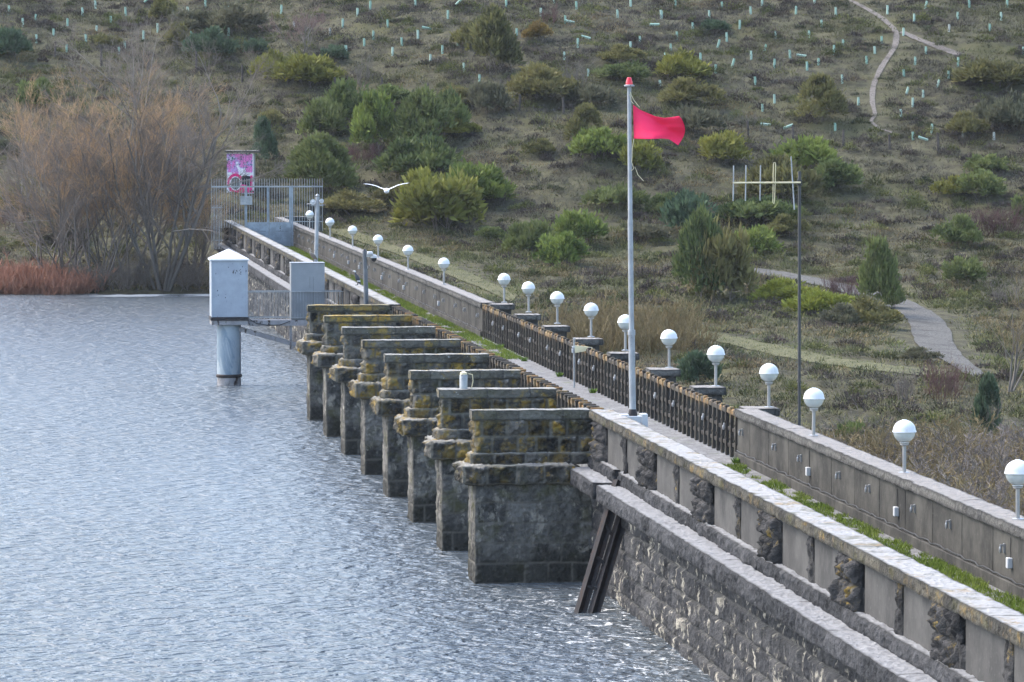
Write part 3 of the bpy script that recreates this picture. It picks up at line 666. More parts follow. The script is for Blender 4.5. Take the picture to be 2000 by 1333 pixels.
# balustrades: fin posts with three rails, one per bay and side
def balustrade(y0, y1, side, label, seed):
    X = RX0+.05 if side else 14.22
    o = (X, (y0+y1)/2, ZD); t = empty('concrete_balustrade', o, label, 'balustrade', 'balustrades over the spillway')
    n = int(round((y1-y0)/.654)); sp = (y1-y0)/n; r = random.Random(seed)
    pm = None; zt = ZC-.02
    if side: xa, xb, ra, rbb = X-.0, X+.085, X+.03, X+.09
    else: xa, xb, ra, rbb = X-.16, X+.12, X-.10, X+.05
    for i in range(n):
        y = y0+(i+.5)*sp
        m = MB(); m.box(xa, xb, -.055, .055, 0, zt-ZD-.03, .012); m.box(xa-.012, xb+.012, -.07, .07, zt-ZD-.06, zt-ZD+.0, .015)
        m.box(xa-.02, xa, -.03, .03, .40, .45, .004); m.box(xa-.02, xa, -.03, .03, .76, .81, .004)
        if pm is None: pm = mesh('post', np.array(m.v)-np.array((X, 0, 0)), m.f, M['fence_top'])
        q = link('post', pm, t, (0, y-o[1], 0)); q.rotation_euler = (r.uniform(-.012, .012), r.uniform(-.012, .012), r.uniform(-.03, .03))
    for z in (.22, .58):
        m = MB()
        for i in range(n+1):
            a = y0+(i-.5)*sp+.04 if i else y0; b = y0+(i+.5)*sp-.04 if i < n else y1
            dz = r.uniform(-.025, .025); m.box(ra+r.uniform(0, .02), rbb, a, b, ZD+z+dz, ZD+z+.10+dz, .015)
        m.build('rail', M['fence_conc'], t, o)
    m = MB()
    for i in range(n+1):
        a = y0+(i-.5)*sp+.06 if i else y0; b = y0+(i+.5)*sp-.06 if i < n else y1
        dz = r.uniform(-.012, .012); m.box(ra-.02, rbb+.02, a, b, zt-.20+dz, zt-.05+dz, .03)
    m.build('top_rail', M['fence_top'], t, o)
    if side:
        for yy in (y0+1.6, y0+4.6):
            m = MB(); m.box(xa-.04, xa-.005, yy-.04, yy+.04, 3.38, 3.50, .005); m.lathe([(.02, 3.34), (.032, 3.36), (.032, 3.42), (.02, 3.45)], (xa-.04, yy), 8)
            m.build('cable_bracket', M['steel'], t, o)
ordn = ['nearest', 'second', 'third', 'fourth', 'fifth', 'sixth', 'farthest']
pierword = ['first and second', 'second and third', 'third and fourth', 'fourth and fifth', 'fifth and sixth', 'sixth and seventh', 'last two']
for k in range(7):
    ya, yb = YP[k]+(.29 if k else -.36), YP[k+1]-.29 if k < 6 else YE+.6
    balustrade(YP[k]-.35 if k == 0 else YP[k], YP[k+1] if k < 6 else YE+.58, 1, '%s stretch of dark concrete balustrade on the landward side, lichen on its top' % ordn[k], k)
    balustrade(YP[k]+.3, YP[k+1]-.3, 0, 'waterside balustrade between the %s piers from the front, rusty lichen on its posts' % pierword[k] if k < 6 else 'waterside balustrade between the two farthest piers', k+20)
# outside pillars that carry the lamps
for k, yc in enumerate(YP):
    o = (17.95, yc, ZD); words = ['nearest lamp', 'second lamp pillar from the front, dark shrub behind it', 'third lamp pillar', 'fourth', 'fifth', 'sixth', 'seventh', 'farthest']
    lab = ['stone lamp pillar at the corner where the near landward parapet begins', 'lamp pillar with the dark green shrub just behind it', 'lamp pillar just right of the flagpole', 'lamp pillar just left of the flagpole, mostly behind the posts',
           'lamp pillar beside the cream pointer sign', 'lamp pillar next beyond the one by the cream pointer', 'next-to-farthest stone lamp pillar', 'farthest stone lamp pillar where the far landward parapet ends'][k]
    t = empty('lamp_pillar', o, lab, 'pillar', 'stone pillars under the spillway lamps')
    rb('shaft', M['panel'], t, o, [dict(x0=17.58, x1=18.22, y0=yc-.3, y1=yc+.3, z0=1.8, z1=3.77, res=.06, bulge=.01, rough=.02, bw=2, courses=3, seed=k, mort=.01, faces='xXyY')])
    rb('coping', M['wall_cap'], t, o, [dict(x0=17.50, x1=18.32, y0=yc-.4, y1=yc+.4, z0=3.77, z1=ZC, res=.05, bulge=.01, rough=.03, bw=2, seed=k+5, faces='xXyYZz')])

# ------------------------------------------------------------ globe lamps
def make_lamp():
    t = empty('globe_lamp')
    MB().lathe([(.11, 0), (.11, .018), (.06, .03)], n=16).build('base_plate', M['steel'], t)
    MB().tube([(0, 0, .01), (0, 0, .56)], .037, 12).build('pole', M['steel'], t, smooth=True)
    MB().lathe([(.05, .53), (.085, .545), (.085, .575), (.10, .585)], n=20).build('collar', M['steel'], t, smooth=True)
    R = .222; zc = .80
    lo = [(R*.97*math.sin(a), zc-.0-.215*math.cos(a)) for a in np.linspace(.42, pi/2, 9)]
    MB().lathe(lo, n=28).build('lower_bowl', M['bowl'], t, smooth=True)
    up = [(R*1.03, zc-.012), (R*1.05, zc+.0), (R*1.03, zc+.012)]+[(R*math.cos(a), zc+.012+.215*math.sin(a)) for a in np.linspace(.08, 1.25, 9)]+[(R*.22, zc+.222), (R*.2, zc+.228)]
    MB().lathe(up, n=28).build('upper_dome', M['opal'], t, smooth=True)
    return t
lamp0 = make_lamp(); n_l = 0
LAMPS = [(603, 0, 'farthest white globe lamp, inside the outline of the gate fence'), (643, 0, 'second farthest globe lamp, just right of the siren post'), (687, 0, 'third farthest globe lamp on the far landward parapet, below the flying gull'),
 (737, 0, 'fourth farthest globe lamp, standing above the security camera post'), (795, 0, 'fifth farthest globe lamp on the far landward parapet, with the grassy track behind'), (865, 0, 'globe lamp nearest the viewer on the far landward parapet'),
 (983, 7, 'globe lamp on the farthest stone lamp pillar'), (1031, 6, 'globe lamp on the next-to-farthest stone lamp pillar'), (1087, 5, 'globe lamp second beyond the cream pointer sign, on a stone pillar'), (1153, 4, 'globe lamp on the pillar beside the cream pointer sign'),
 (1220, 3, 'globe lamp partly hidden behind the flagpole'), (1306, 2, 'globe lamp just right of the flagpole'), (1397, 1, 'globe lamp beside the dark green shrub behind its pillar'), (1501, 0, 'globe lamp left of the tall antenna mast on the nearest stone pillar'),
 (1589, -1, 'globe lamp just right of the antenna mast, standing on the parapet'), (1767, -1, 'second largest globe lamp, on the near landward parapet'), (1990, -1, 'largest globe lamp, cut off by the right edge of the view')]
for i, (u, k, lab) in enumerate(LAMPS):
    t = lamp0 if i == 0 else copy_tree(lamp0)
    if 6 <= i <= 13: loc = (18.12, Yof(u, 18.12), ZC)
    else: loc = (17.55, Yof(u, 17.55), ZC)
    t.location = loc; t.rotation_euler = (random.uniform(-.012, .012), random.uniform(-.012, .012), random.uniform(0, 6))
    tag(t, lab, 'lamp', 'globe lamps along the dam')
# ------------------------------------------------------------ flagpole, flag, antenna and other furniture
XF = 14.62; YF = Yof(1236, XF); dep = XF*ST+YF*CT
def pz(u, v, d): return at_depth(u, v, d)
o = (XF, YF, ZD); t = empty('flagpole', o, 'tall grey flagpole with a red beacon, bracketed behind the near waterside parapet', 'flagpole')
pb = pz(1236, 818, dep); p1 = pz(1233.5, 655, dep); p2 = pz(1231, 435, dep); pt = pz(1229, 168, dep)
base = pb.copy(); base[2] = ZD
MB().tube([base, pb, p1], .075, 14).tube([p1-np.array((0, 0, .0)), p1+np.array((0, 0, .12))], [.088, .085], 14).build('lower_pole', M['pole_grey'], t, o, True)
MB().tube([p1, p2], .06, 14).tube([p2, p2+np.array((0, 0, .1)), pt], [.062, .052, .046], 14).build('upper_pole', M['pole_grey'], t, o, True)
m = MB(); c = (pt[0], pt[1]); m.lathe([(.05, pt[2]-.03), (.12, pt[2]-.01), (.12, pt[2]+.015), (.07, pt[2]+.03)], c, 16); m.build('beacon_mount', M['pole_grey'], t, o, True)
m = MB(); m.lathe([(.078, pt[2]+.03), (.078, pt[2]+.07), (.056, pt[2]+.15), (.045, pt[2]+.185), (.02, pt[2]+.19)], c, 16); m.build('beacon', M['beacon'], t, o, True)
m = MB(); m.lathe([(.08, ZD+.95), (.105, ZD+1.0), (.105, ZD+1.25), (.08, ZD+1.35)], (pb[0], pb[1]), 14); m.build('rusty_sleeve', M['rusty'], t, o, True)
m = MB(); m.box(XF-.28, XF+.3, YF-.18, YF+.12, ZC-.16, ZC-.0, .01); m.box(XF+.16, XF+.3, YF-.22, YF+.14, ZD+.5, ZC+.05, .01); m.box(XF-.30, XF-.12, YF-.15, YF+.1, ZC-.1, ZC+.04, .01)
m.build('mounting_bracket', M['white'], t, o)
m = MB(); pts = [pz(u, v, dep-.06) for u, v in ((1231, 180), (1233, 186), (1238, 196), (1249, 210))]; m.tube(pts, .008, 5).build('halyard', M['cream'], t, o); m = MB()
pts = [pz(u, v, dep-.06) for u, v in ((1230, 184), (1233, 198), (1237, 203))]; m.tube(pts, .008, 5).build('halyard', M['cream'], t, o); m = MB()
pts = [pz(u, v, dep-.06) for u, v in ((1238, 272), (1235, 290), (1234, 318), (1238, 330), (1233, 334), (1240, 326), (1246, 342), (1257, 354))]; m.tube(pts, .008, 5)
m.build('halyard', M['cream'], t, o)
# flag
TS = [(0, 1236.5, 205), (.15, 1250, 215), (.4, 1280, 228), (.6, 1297, 231), (.8, 1315, 229), (.93, 1326, 227), (1, 1331, 232)]
BS = [(0, 1238, 271.5), (.3, 1268, 272), (.6, 1292, 271), (.78, 1307, 272), (.9, 1317, 279), (1, 1324.5, 284)]
TS = np.array(TS); BS = np.array(BS); nS, nT = 48, 30; V = []
for i in range(nS+1):
    s = i/nS
    for j in range(nT+1):
        g = j/nT; a = np.array([np.interp(s, TS[:, 0], TS[:, k]) for k in (1, 2)]); b = np.array([np.interp(s, BS[:, 0], BS[:, k]) for k in (1, 2)])
        p = a*(1-g)+b*g; p[0] += 10*math.sin(pi*g)*sstep(.55, 1, s)
        # fold line runs from the top left corner to the lower right
        ex = ((p[0]-1237)*.56-(p[1]-207)*.83)/85; e_ = math.sqrt(ex*ex+.0006); yoff = -(.95*e_ if ex < 0 else 1.15*e_)*float(sstep(-.15, .45, s))+.02*math.sin(s*11+g*6)*s+.012*math.sin(g*19+s*3)*s
        V.append(pz(p[0], p[1], dep+.05+yoff))
ii = np.arange(len(V)).reshape(nS+1, nT+1)
q = np.stack([ii[:-1, :-1], ii[:-1, 1:], ii[1:, 1:], ii[1:, :-1]], -1).reshape(-1, 4)
fo = V[0]; V = np.array(V)-fo
fl = link('flag', mesh('flag', V, [q], M['flag'], True), None, fo); tag(fl, 'plain pinkish red flag blowing to the right from the tall pole', 'flag')
sm = fl.modifiers.new('thickness', 'SOLIDIFY'); sm.thickness = .004

# antenna mast
XA = 18.25; YA = Yof(1562, XA); dA = XA*ST+YA*CT; o = (XA, YA, 0)
t = empty('antenna_mast', o, 'thin dark mast with a sideways aerial of upright rods behind the near landward parapet', 'antenna')
top = pz(1561.5, 335, dA); bot = pz(1562, 850, dA).copy(); bot[2] = -1.0
MB().tube([bot, top], .036, 10).build('mast', M['darkpole'], t, o, True)
m = MB(); m.tube([top-(0, 0, .32), top-(0, 0, .19)], .06, 10); m.beam(pz(1552, 358, dA-.06), pz(1566, 358, dA-.06), .05, .05); m.build('clamp', M['black'], t, o)
MB().tube([pz(1432, 357.5, dA-.08), pz(1564, 357, dA-.08)], .02, 8).build('boom', M['cream'], t, o, True)
for u, ub, va, vb in ((1433, 1432, 324, 393), (1457, 1456, 323, 393), (1485.5, 1484.5, 323, 392), (1545, 1551.5, 306, 410)):
    MB().tube([pz(u, va, dA-.08), pz(ub, vb, dA-.08)], .015, 8).build('element', M['galv'], t, o, True)
pts = [pz(u, v, dA-.1) for u, v in ((1510, 357), (1510.5, 322), (1511.5, 318), (1514, 318), (1515, 322), (1514, 357), (1513, 392), (1511.5, 399), (1509.5, 396), (1510, 360))]
MB().tube(pts, .009, 6).build('loop_element', M['cream'], t, o, True)

# cream pointer on a post
XS = 17.0; YS_ = Yof(1120, XS); dS = XS*ST+YS_*CT; o = (XS, YS_, ZD)
t = empty('pointer_sign', o, 'cream tapered pointer on a thin post beside the landward balustrade', 'signpost')
p = np.array([XS, YS_, ZD]); MB().tube([p, p+(0, 0, 1.42)], .028, 10).build('post', M['galv'], t, o, True)
a, b, c, d = pz(1122, 675, dS-.04), pz(1157, 679, dS-.04), pz(1157, 684, dS-.04), pz(1123, 690, dS-.04)
k = np.array((0, .09, 0)); MB().add([a, b, c, d, a+k, b+k, c+k, d+k], [(0,3,2,1),(4,5,6,7),(0,1,5,4),(1,2,6,5),(2,3,7,6),(3,0,4,7)]).build('pointer_arm', M['cream'], t, o)
MB().box(XS-.07, XS-.03, YS_-.04, YS_+.04, ZD+1.0, ZD+1.12, .006).box(XS-.06, XS+.03, YS_-.045, YS_+.045, ZD+1.15, ZD+1.19).build('clamp', M['white'], t, o)

# camera post on the ledge
XC = 13.62; YC = Yof(713, XC); dC = XC*ST+YC*CT; o = (XC, YC, ZL)
t = empty('camera_post', o, 'slate grey post with a dome security camera on its arm, beside the farthest pier', 'camera post')
p = np.array([XC, YC, ZL]); top = pz(712, 490, dC)
MB().tube([p, (XC, YC, ZC+.25), top], [.085, .085, .075], 12).build('post', M['midpole'], t, o, True)
MB().tube([top, top+(0, 0, .06)], [.06, .03], 10).build('cap', M['black'], t, o, True)
MB().beam(pz(714, 499, dC), pz(733, 500, dC), .08, .10).build('arm', M['white'], t, o)
m = MB(); q_ = pz(730, 503, dC); m.lathe([(.05, q_[2]+.1), (.11, q_[2]+.06), (.12, q_[2]-.02)], (q_[0], q_[1]), 14); m.build('camera_housing', M['white'], t, o, True)
m = MB(); m.lathe([(.105, q_[2]-.02), (.10, q_[2]-.09), (.06, q_[2]-.15), (.01, q_[2]-.17)], (q_[0], q_[1]), 14); m.build('camera_dome', M['black'], t, o, True)
m = MB(); q_ = pz(722, 495, dC); m.box(q_[0]-.10, q_[0]+.1, q_[1]-.25, q_[1]+.1, q_[2]-.05, q_[2]+.06, .02); m.build('bullet_camera', M['white'], t, o)
m = MB(); [m.box(XC-.1, XC+.3, YC-.1, YC+.1, z, z+.03) for z in (ZL+.35, ZC-.5)]; m.build('clamp', M['galv'], t, o)

# siren post
XH = 14.6; YH = Yof(614, XH); dH = XH*ST+YH*CT; o = (XH, YH, ZD)
t = empty('siren_post', o, 'pale blue-grey leaning post with two white horn loudspeakers near the gate', 'loudspeaker post')
p = np.array([XH, YH, ZD]); top = pz(620, 385, dH)
MB().tube([p, top], [.095, .08], 12).build('post', M['pole_grey'], t, o, True)
MB().tube([top, top+(0, 0, .06), top+(0, 0, .13)], [.05, .09, .03], 10).build('cap', M['galv'], t, o, True)
for u, v, s in ((612, 395, 1), (627, 393, .8)):
    c = pz(u, v, dH); m = MB()
    ax = np.array((-.25 if u < 620 else .3, -1.0, 0)); ax /= np.linalg.norm(ax)
    m.tube([c-ax*.22*s, c-ax*.05*s, c+ax*.1*s, c+ax*.12*s], [.045*s, .06*s, .125*s, .125*s], 14); m.tube([c+ax*.125*s, c+ax*.17*s], [.05*s, .03*s], 10)
    m.build('horn', M['white'], t, o, True)
m = MB(); m.beam(pz(607, 402, dH), pz(632, 401, dH), .06, .05); m.build('bracket', M['galv'], t, o)

# steel canister on the second pier
c = at_depth(914, 757, 106.2); c[2] = ZC-.01; c[1] = YP[1]+.02; o = tuple(c)
t = empty('steel_canister', o, 'small brushed steel canister standing on top of the second pier', 'canister')
MB().lathe([(.10, 0), (.10, .34), (.09, .36)], n=20).build('body', M['galv'], t, None, True)
MB().lathe([(.09, .36), (.09, .40), (.03, .44)], n=16).build('lid', M['cream'], t, None, True)
MB().tube([(.12, 0, .38), (.22, 0, .36), (.24, .02, .2), (.2, .05, 0)], .012, 6).build('cable', M['cream'], t)

# slanted steel rails by the nearest pier
b1, t1 = on_z(1133, 1197, 0), np.array((13.84, Yof(1208, 13.84), 2.75))
b2, t2 = on_z(1160, 1197, 0), np.array((14.00, Yof(1222, 14.0)-.1, 2.3))
o = (13.4, 94.6, 0); t = empty('steel_guide_rails', o, 'pair of rusty steel rails slanting down into the water beside the nearest pier', 'rails')
for bb, tt in ((b1, t1), (b2, t2)):
    bb = bb+(bb-tt)*.15; dirv = (tt-bb)/np.linalg.norm(tt-bb); m = MB(); yv = np.array((0, 1., 0)); xv = np.cross(dirv, yv)
    m.beam(bb, tt, .05, .20)
    for s in (-1, 1): m.beam(bb+xv*.0+yv*0+np.array((0, s*.0, 0))+np.cross(dirv, yv)*s*.085, tt+np.cross(dirv, yv)*s*.085, .12, .022)
    m.build('rail', M['rusty'], t, o)
m = MB()
for f in (.2, .42, .66, .86): MB().beam(b1+(t1-b1)*f, b2+(t2-b2)*f, .09, .07).build('cross_piece', M['rusty'], t, o)
m = MB(); m.beam(t1+(-.05, 0, -.25), t1+(.22, -.1, .42), .12, .05); m.build('bracket_plate', M['rusty'], t, o)
pA, pB = on_z(1184, 1130, .5), np.array((13.9, 96.2, 1.2))

# ------------------------------------------------------------ metal cabin on its pillar, catwalk and cabinet
px_, py_, _ = on_z(447.5, 752, 0); XP, YPc = px_, py_
dP = XP*ST+YPc*CT; k_ = F/dP
o = (XP, YPc, 0); t = empty('gauge_cabin', o, 'pale metal cabin with a pyramid roof on a round steel pillar in the lake', 'cabin')
R = 23.5/k_
MB().lathe([(R, .35), (R, 2.35)], (XP, YPc), 40).build('pillar', M['pillar'], t, o, True)
MB().lathe([(R*1.06, .30), (R*1.09, .33), (R*1.09, .39), (R*1.02, .42)], (XP, YPc), 40).build('pillar_flange', M['rusty'], t, o, True)
MB().lathe([(R*.99, -3), (R*.99, .31)], (XP, YPc), 40).build('pillar_foot', M['rust_grey'], t, o, True)
zt = lambda v: CAMZ-(v-VH)/k_*1.003
hw = .70; cx, cy = XP, YPc+.1
zb, ze, za, zf = zt(617), zt(507), zt(488), zt(632)
MB().box(cx-hw, cx+hw, cy-hw, cy+hw, zb, ze, .01).build('walls', M['cabin'], t, o)
m = MB(); e = hw+.06; m.add([(cx-e, cy-e, ze), (cx+e, cy-e, ze), (cx+e, cy+e, ze), (cx-e, cy+e, ze), (cx-e, cy-e, ze+.05), (cx+e, cy-e, ze+.05), (cx+e, cy+e, ze+.05), (cx-e, cy+e, ze+.05), (cx, cy, za+.06)],
 [(3,2,1,0),(0,1,5,4),(1,2,6,5),(2,3,7,6),(3,0,4,7),(4,5,8),(5,6,8),(6,7,8),(7,4,8)]); m.build('roof', M['cabin_roof'], t, o)
m = MB()
for sx in (-1, 1): m.box(cx+sx*(hw+.001)-.05*(sx > 0)-.0, cx+sx*(hw+.001)+.05*(sx < 0), cy-hw-.02, cy-hw+.03, zb, ze)
m.box(cx-hw, cx+hw, cy-hw-.008, cy-hw, zb+(ze-zb)*.54, zb+(ze-zb)*.54+.012); m.build('corner_trim', M['cabin'], t, o)
m = MB(); rr = random.Random(4)
for i in range(26):
    x = cx+rr.uniform(.1, .45) if i < 16 else cx+rr.uniform(-.5, .6); z = ze-.35-rr.uniform(0, .22) if i < 16 else rr.uniform(zb+.6, ze-.2)
    s = rr.uniform(.008, .03); m.box(x, x+s, cy-hw-.004, cy-hw-.0005, z, z+s*rr.uniform(1, 2.2))
m.build('paint_chips', M['black'], t, o)
m = MB(); m.box(cx-hw-.03, cx+hw+.03, cy-hw-.04, cy+hw+.04, zb-.13, zb-.0); m.build('rusty_base_frame', M['rusty'], t, o)
m = MB(); m.box(cx-hw-.0, cx+hw+.0, cy-hw-.0, cy+hw+.0, zf, zb-.135); m.build('floor_frame', M['rust_grey'], t, o)
# catwalk
xa, xb = cx+hw+.04, 13.45; yq = cy; o = ((xa+xb)/2, yq, zf); t = empty('catwalk', o, 'narrow steel footbridge with railings linking the cabin in the lake to the dam', 'footbridge')
MB().box(xa, xb, yq-.45, yq+.45, zf+.06, zf+.14).build('deck', M['rust_grey'], t, o)
for s in (-1, 1): MB().box(xa, xb, yq+s*.45-.03, yq+s*.45+.03, zf-.06, zf+.16).build('side_beam', M['rust_grey'], t, o)
zr = zt(568)
for s in (-1, 1):
    MB().box(xa, 13.9, yq+s*.45-.02, yq+s*.45+.02, zr-.03, zr+.0).box(xa, xb, yq+s*.45-.015, yq+s*.45+.015, zf+.24, zf+.27).build('handrail', M['galv'], t, o)
    m = MB(); x = xa+.06
    while x < 13.9: m.tube([(x, yq+s*.45, zf+.2), (x, yq+s*.45, zr-.02)], .011, 5); x += .108
    m.build('balusters', M['galv'], t, o)
m = MB(); m.beam((cx-.2, yq-.3, zf-.02), (13.95, yq-.3, zt(700)), .12, .16); m.beam((cx-.2, yq+.3, zf-.02), (13.95, yq+.3, zt(700)), .12, .16); m.build('diagonal_brace', M['rust_grey'], t, o)
xv = at_depth(568, 640, dP)[0]; m = MB(); m.box(xv-.04, xv+.06, yq-.34, yq-.22, zt(682), zf+.0); m.beam((xv, yq-.3, zt(680)), (13.95, yq-.3, zt(650)), .05, .05); m.build('strut', M['rust_grey'], t, o)
pts = [(xa+.0, yq-.52, zf+.22), (xa+.3, yq-.52, zf+.04), (xa+.7, yq-.52, zf-.03), (xa+1.2, yq-.52, zf-.03), (xa+1.6, yq-.52, zf+.12)]; MB().tube(pts, .018, 6).build('cable', M['cable'], t, o, True)
# cabinet
ca, cb = at_depth(570.5, 560, dP-.55), at_depth(637, 560, dP-.55); o = ((ca[0]+cb[0])/2, yq, zf+.14); t = empty('control_cabinet', o, 'tall plain grey metal cabinet standing on the catwalk against the dam', 'cabinet')
zc1 = zt(514)
MB().box(ca[0], cb[0], yq-.40, yq+.38, zf+.16, zc1, .012).build('body', M['cabinet'], t, o)
MB().box(ca[0]-.015, cb[0]+.015, yq-.42, yq+.40, zc1, zc1+.035, .008).build('lid', M['cabinet'], t, o)
m = MB(); xm = ca[0]+.86; m.box(xm-.006, xm+.006, yq-.408, yq-.401, zf+.3, zc1-.5); m.box(xm-.14, xm-.13, yq-.407, yq-.401, zc1-.95, zc1-.5); m.build('door_seam', M['midpole'], t, o)

# ------------------------------------------------------------ gate and fence across the far end
YG = Yof(430, 13.2)-3.5; dG = 15*ST+YG*CT
YG = (241.0 - 15.5*ST)/CT; kG = F/241.0
def gx(u, y=None): return at_depth(u, 480, 241.)[0]
def gz(v): return CAMZ-(v-VH)/kG*1.0
def gy(x): return YG
o = (gx(500), YG, ZD); t = empty('gate_fence', o, 'tall grey steel bar fence with upright spikes closing the far end of the dam', 'fence')
ztop, zrail = gz(349), gz(365)
m = MB(); m.box(gx(413), gx(632), YG-.03, YG+.03, zrail-.03, zrail+.05); m.build('top_rail', M['galv'], t, o)
u = 413
while u <= 632:
    inside = 430 < u < 570; vb = 440 if 485 < u < 570 else (440 if inside else (486 if u < 432 else 452))
    if u < 432: vb = 486+ (432-u)*0
    elif u < 485: vb = 445
    MB().tube([(gx(u), YG, gz(vb)), (gx(u), YG, ztop)], .016, 5).build('bar', M['galv'], t, o)
    u += 4.95
for (a, b, v) in ((413, 435, 469), (413, 435, 405), (572, 632, 433)): MB().box(gx(a), gx(b), YG-.02, YG+.02, gz(v)-.02, gz(v)+.02).build('rail', M['galv'], t, o)
# wing spikes fanning out over the water
m = MB()
for i in range(6): m.tube([(gx(416+i*3), YG-.6, gz(486)), (gx(415+i*3), YG-.3, gz(400))], .012, 5)
m.build('wing_bars', M['galv'], t, o)
o = (gx(525), YG, ZD); t = empty('gate', o, 'double steel gate with solid blue-grey lower panels between the far parapets', 'gate')
for a, b in ((483, 523), (526, 566)):
    MB().box(gx(a), gx(b), YG-.05, YG-.02, gz(481), gz(434)).build('solid_panel', M['bluegrey'], t, o)
for u, vt, vb in ((480.5, 366, 450), (523.5, 365, 482), (567, 364, 482), (571.5, 364, 482)): MB().box(gx(u-2), gx(u+2), YG-.06, YG+.0, gz(vb), gz(vt)).build('gate_post', M['bluegrey'], t, o)
MB().box(gx(469), gx(492.5), YG-.22, YG-.065, gz(400), gz(383), .01).build('lock_box', M['galv'], t, o)
m = MB()
for u in (497, 540): m.box(gx(u), gx(u+22), YG-.055, YG-.05, gz(452), gz(451.3))
m.build('panel_seam', M['midpole'], t, o)

# ------------------------------------------------------------ painted hut and slab
def paint_col(a, b):
    """spray paint on the hut: a across 0..1, b up 0..1 (arbitrary shapes, no lettering)"""
    n = fbm(a*9, b*14, 4, 4); n2 = fbm(a*5+7, b*7, 8, 3); c = np.zeros(a.shape+(3,)); c[:] = (.74, .72, .75)
    def put(mask, colr): c[mask] = colr
    put((b > .52) & (b < .97) & (n2 > .36), (.52, .30, .58)); put((b > .50) & (b < .97) & (n2 > .50), (.72, .20, .48)); put((b > .62) & (np.abs(n-.5) < .03), (.03, .10, .13)); put((b > .7) & (a > .45) & (np.abs(n2-n) < .025), (.10, .42, .45))
    lo = b < .50
    ring = np.hypot((a-.32)/.26, (b-.27)/.20); put(lo & (np.abs(ring-1) < .17), (.72, .02, .17)); put(lo & (ring < .72), (.13, .13, .12))
    put(lo & (a > .55) & (a < .88) & (b > .17+.1*n) & (b < .46-.12*np.abs(a-.7)), (.022, .022, .03)); put(lo & (a > .88) & (b > .03) & (b < .48), (.75, .02, .2)); put(lo & (a > .5) & (b < .17+.1*n) & (b > .05), (.75, .03, .22)); put(lo & (b < .05), (.74, .73, .74))
    put((b > .46) & (b < .53) & (n > .5), (.74, .73, .75)); put((b > .10) & (a > .96), (.74, .73, .74)); return c
hp = on_ground(471, 374); hd = hp@_h; k_ = F/hd; W = 26/k_; H = 76/k_
o = tuple(hp); t = empty('painted_hut', (hp[0], hp[1], hp[2]-.2), 'narrow white hut covered in pink and magenta spray paint at the foot of the hill', 'hut', rz=-THETA)
na, nb = 90, 140; A, B = np.meshgrid(np.linspace(0, 1, na), np.linspace(0, 1, nb), indexing='ij')
V = np.stack([(A-.5)*2*W, np.full(A.shape, -W-.004), B*(H+.2)], -1).reshape(-1, 3); ii = np.arange(A.size).reshape(A.shape)
q = np.stack([ii[:-1, :-1], ii[1:, :-1], ii[1:, 1:], ii[:-1, 1:]], -1).reshape(-1, 4)
MB().box(-W, W, -W, W, -.5, H+.2).build('walls', M['white'], t)
link('spray_paint', mesh('spray_paint', V, [q], M['paint'], False, paint_col(A, B).reshape(-1, 3)), t)
MB().box(-W-.12, W+.28, -W-.2, W+.2, H+.2, H+.32, .01).build('roof', M['wall_cap'], t)
hp = on_ground(622, 428); k_ = F/(hp@_h); t = empty('concrete_shelter', hp, 'low shelter with a flat concrete slab roof behind the gate fence', 'shelter', rz=-THETA)
W = 20/k_; H = 25/k_
MB().box(-W, W, 0, 1.2, -.6, H).build('walls', M['rock'] if False else M['wall_conc'], t)
MB().box(-W-.12, W+.15, -.3, 1.4, H, H+.13, .015).build('roof_slab', M['wall_cap'], t)

# ------------------------------------------------------------ hillside posts and tree guards
m = MB(); m.tube([(0, 0, -.3), (.01, 0, .5), (-.01, .01, 1.0)], [.085, .08, .072], 7); pm = mesh('fence_post', m.v, m.f, M['wood'])
for u, v in ((22, 104), (107, 118), (198, 131), (290, 140), (383, 140), (473, 160), (563, 166), (656, 178), (746, 190), (835, 203), (923, 210), (1014, 218), (1101, 224), (1461, 265), (1548, 280), (1647, 284), (1737, 293), (1832, 296)):
    p = on_ground(u, v); s = 33/ppm(p); q = link('fence_post', pm, None, (p[0], p[1], ground(p[0:1], p[1:2])[0])); q.scale = (1, 1, s*random.uniform(.9, 1.1)); q.rotation_euler = (random.uniform(-.06, .06), random.uniform(-.06, .06), random.uniform(0, 6))
    tag(q, 'weathered wooden fence post standing in the row across the hillside', 'fence post', 'wooden posts in a row across the hillside')
GA = [(48,45),(127,140),(198,90),(202,222),(297,178),(371,268),(375,118),(460,75),(532,25),(479,217),(538,163),(619,122),(664,290),(695,245),(700,70),(798,198),(879,157),(1047,57),(1066,205),(1145,15),(1275,192),(1280,48),(1470,105),(1568,52),(1638,140),(1840,175),(1912,137),(1993,82),(1930,280)]
GB = [(350,30),(279,83),(197,137),(367,182),(449,140),(603,20),(617,190),(318,237),(528,237),(474,290),(215,282),(840,237),(784,78),(754,282),(686,327),(875,385),(913,178),(973,133),(1048,70),(1110,15),(1168,167),(1302,58),(1376,12),(1438,113),(1502,43),(1508,260),(1434,312),(1287,412),(1238,457),(1567,410),(960,452),(1731,93),(1804,25),(1857,210),(1804,257),(1976,87),(1998,325),(1967,470)]
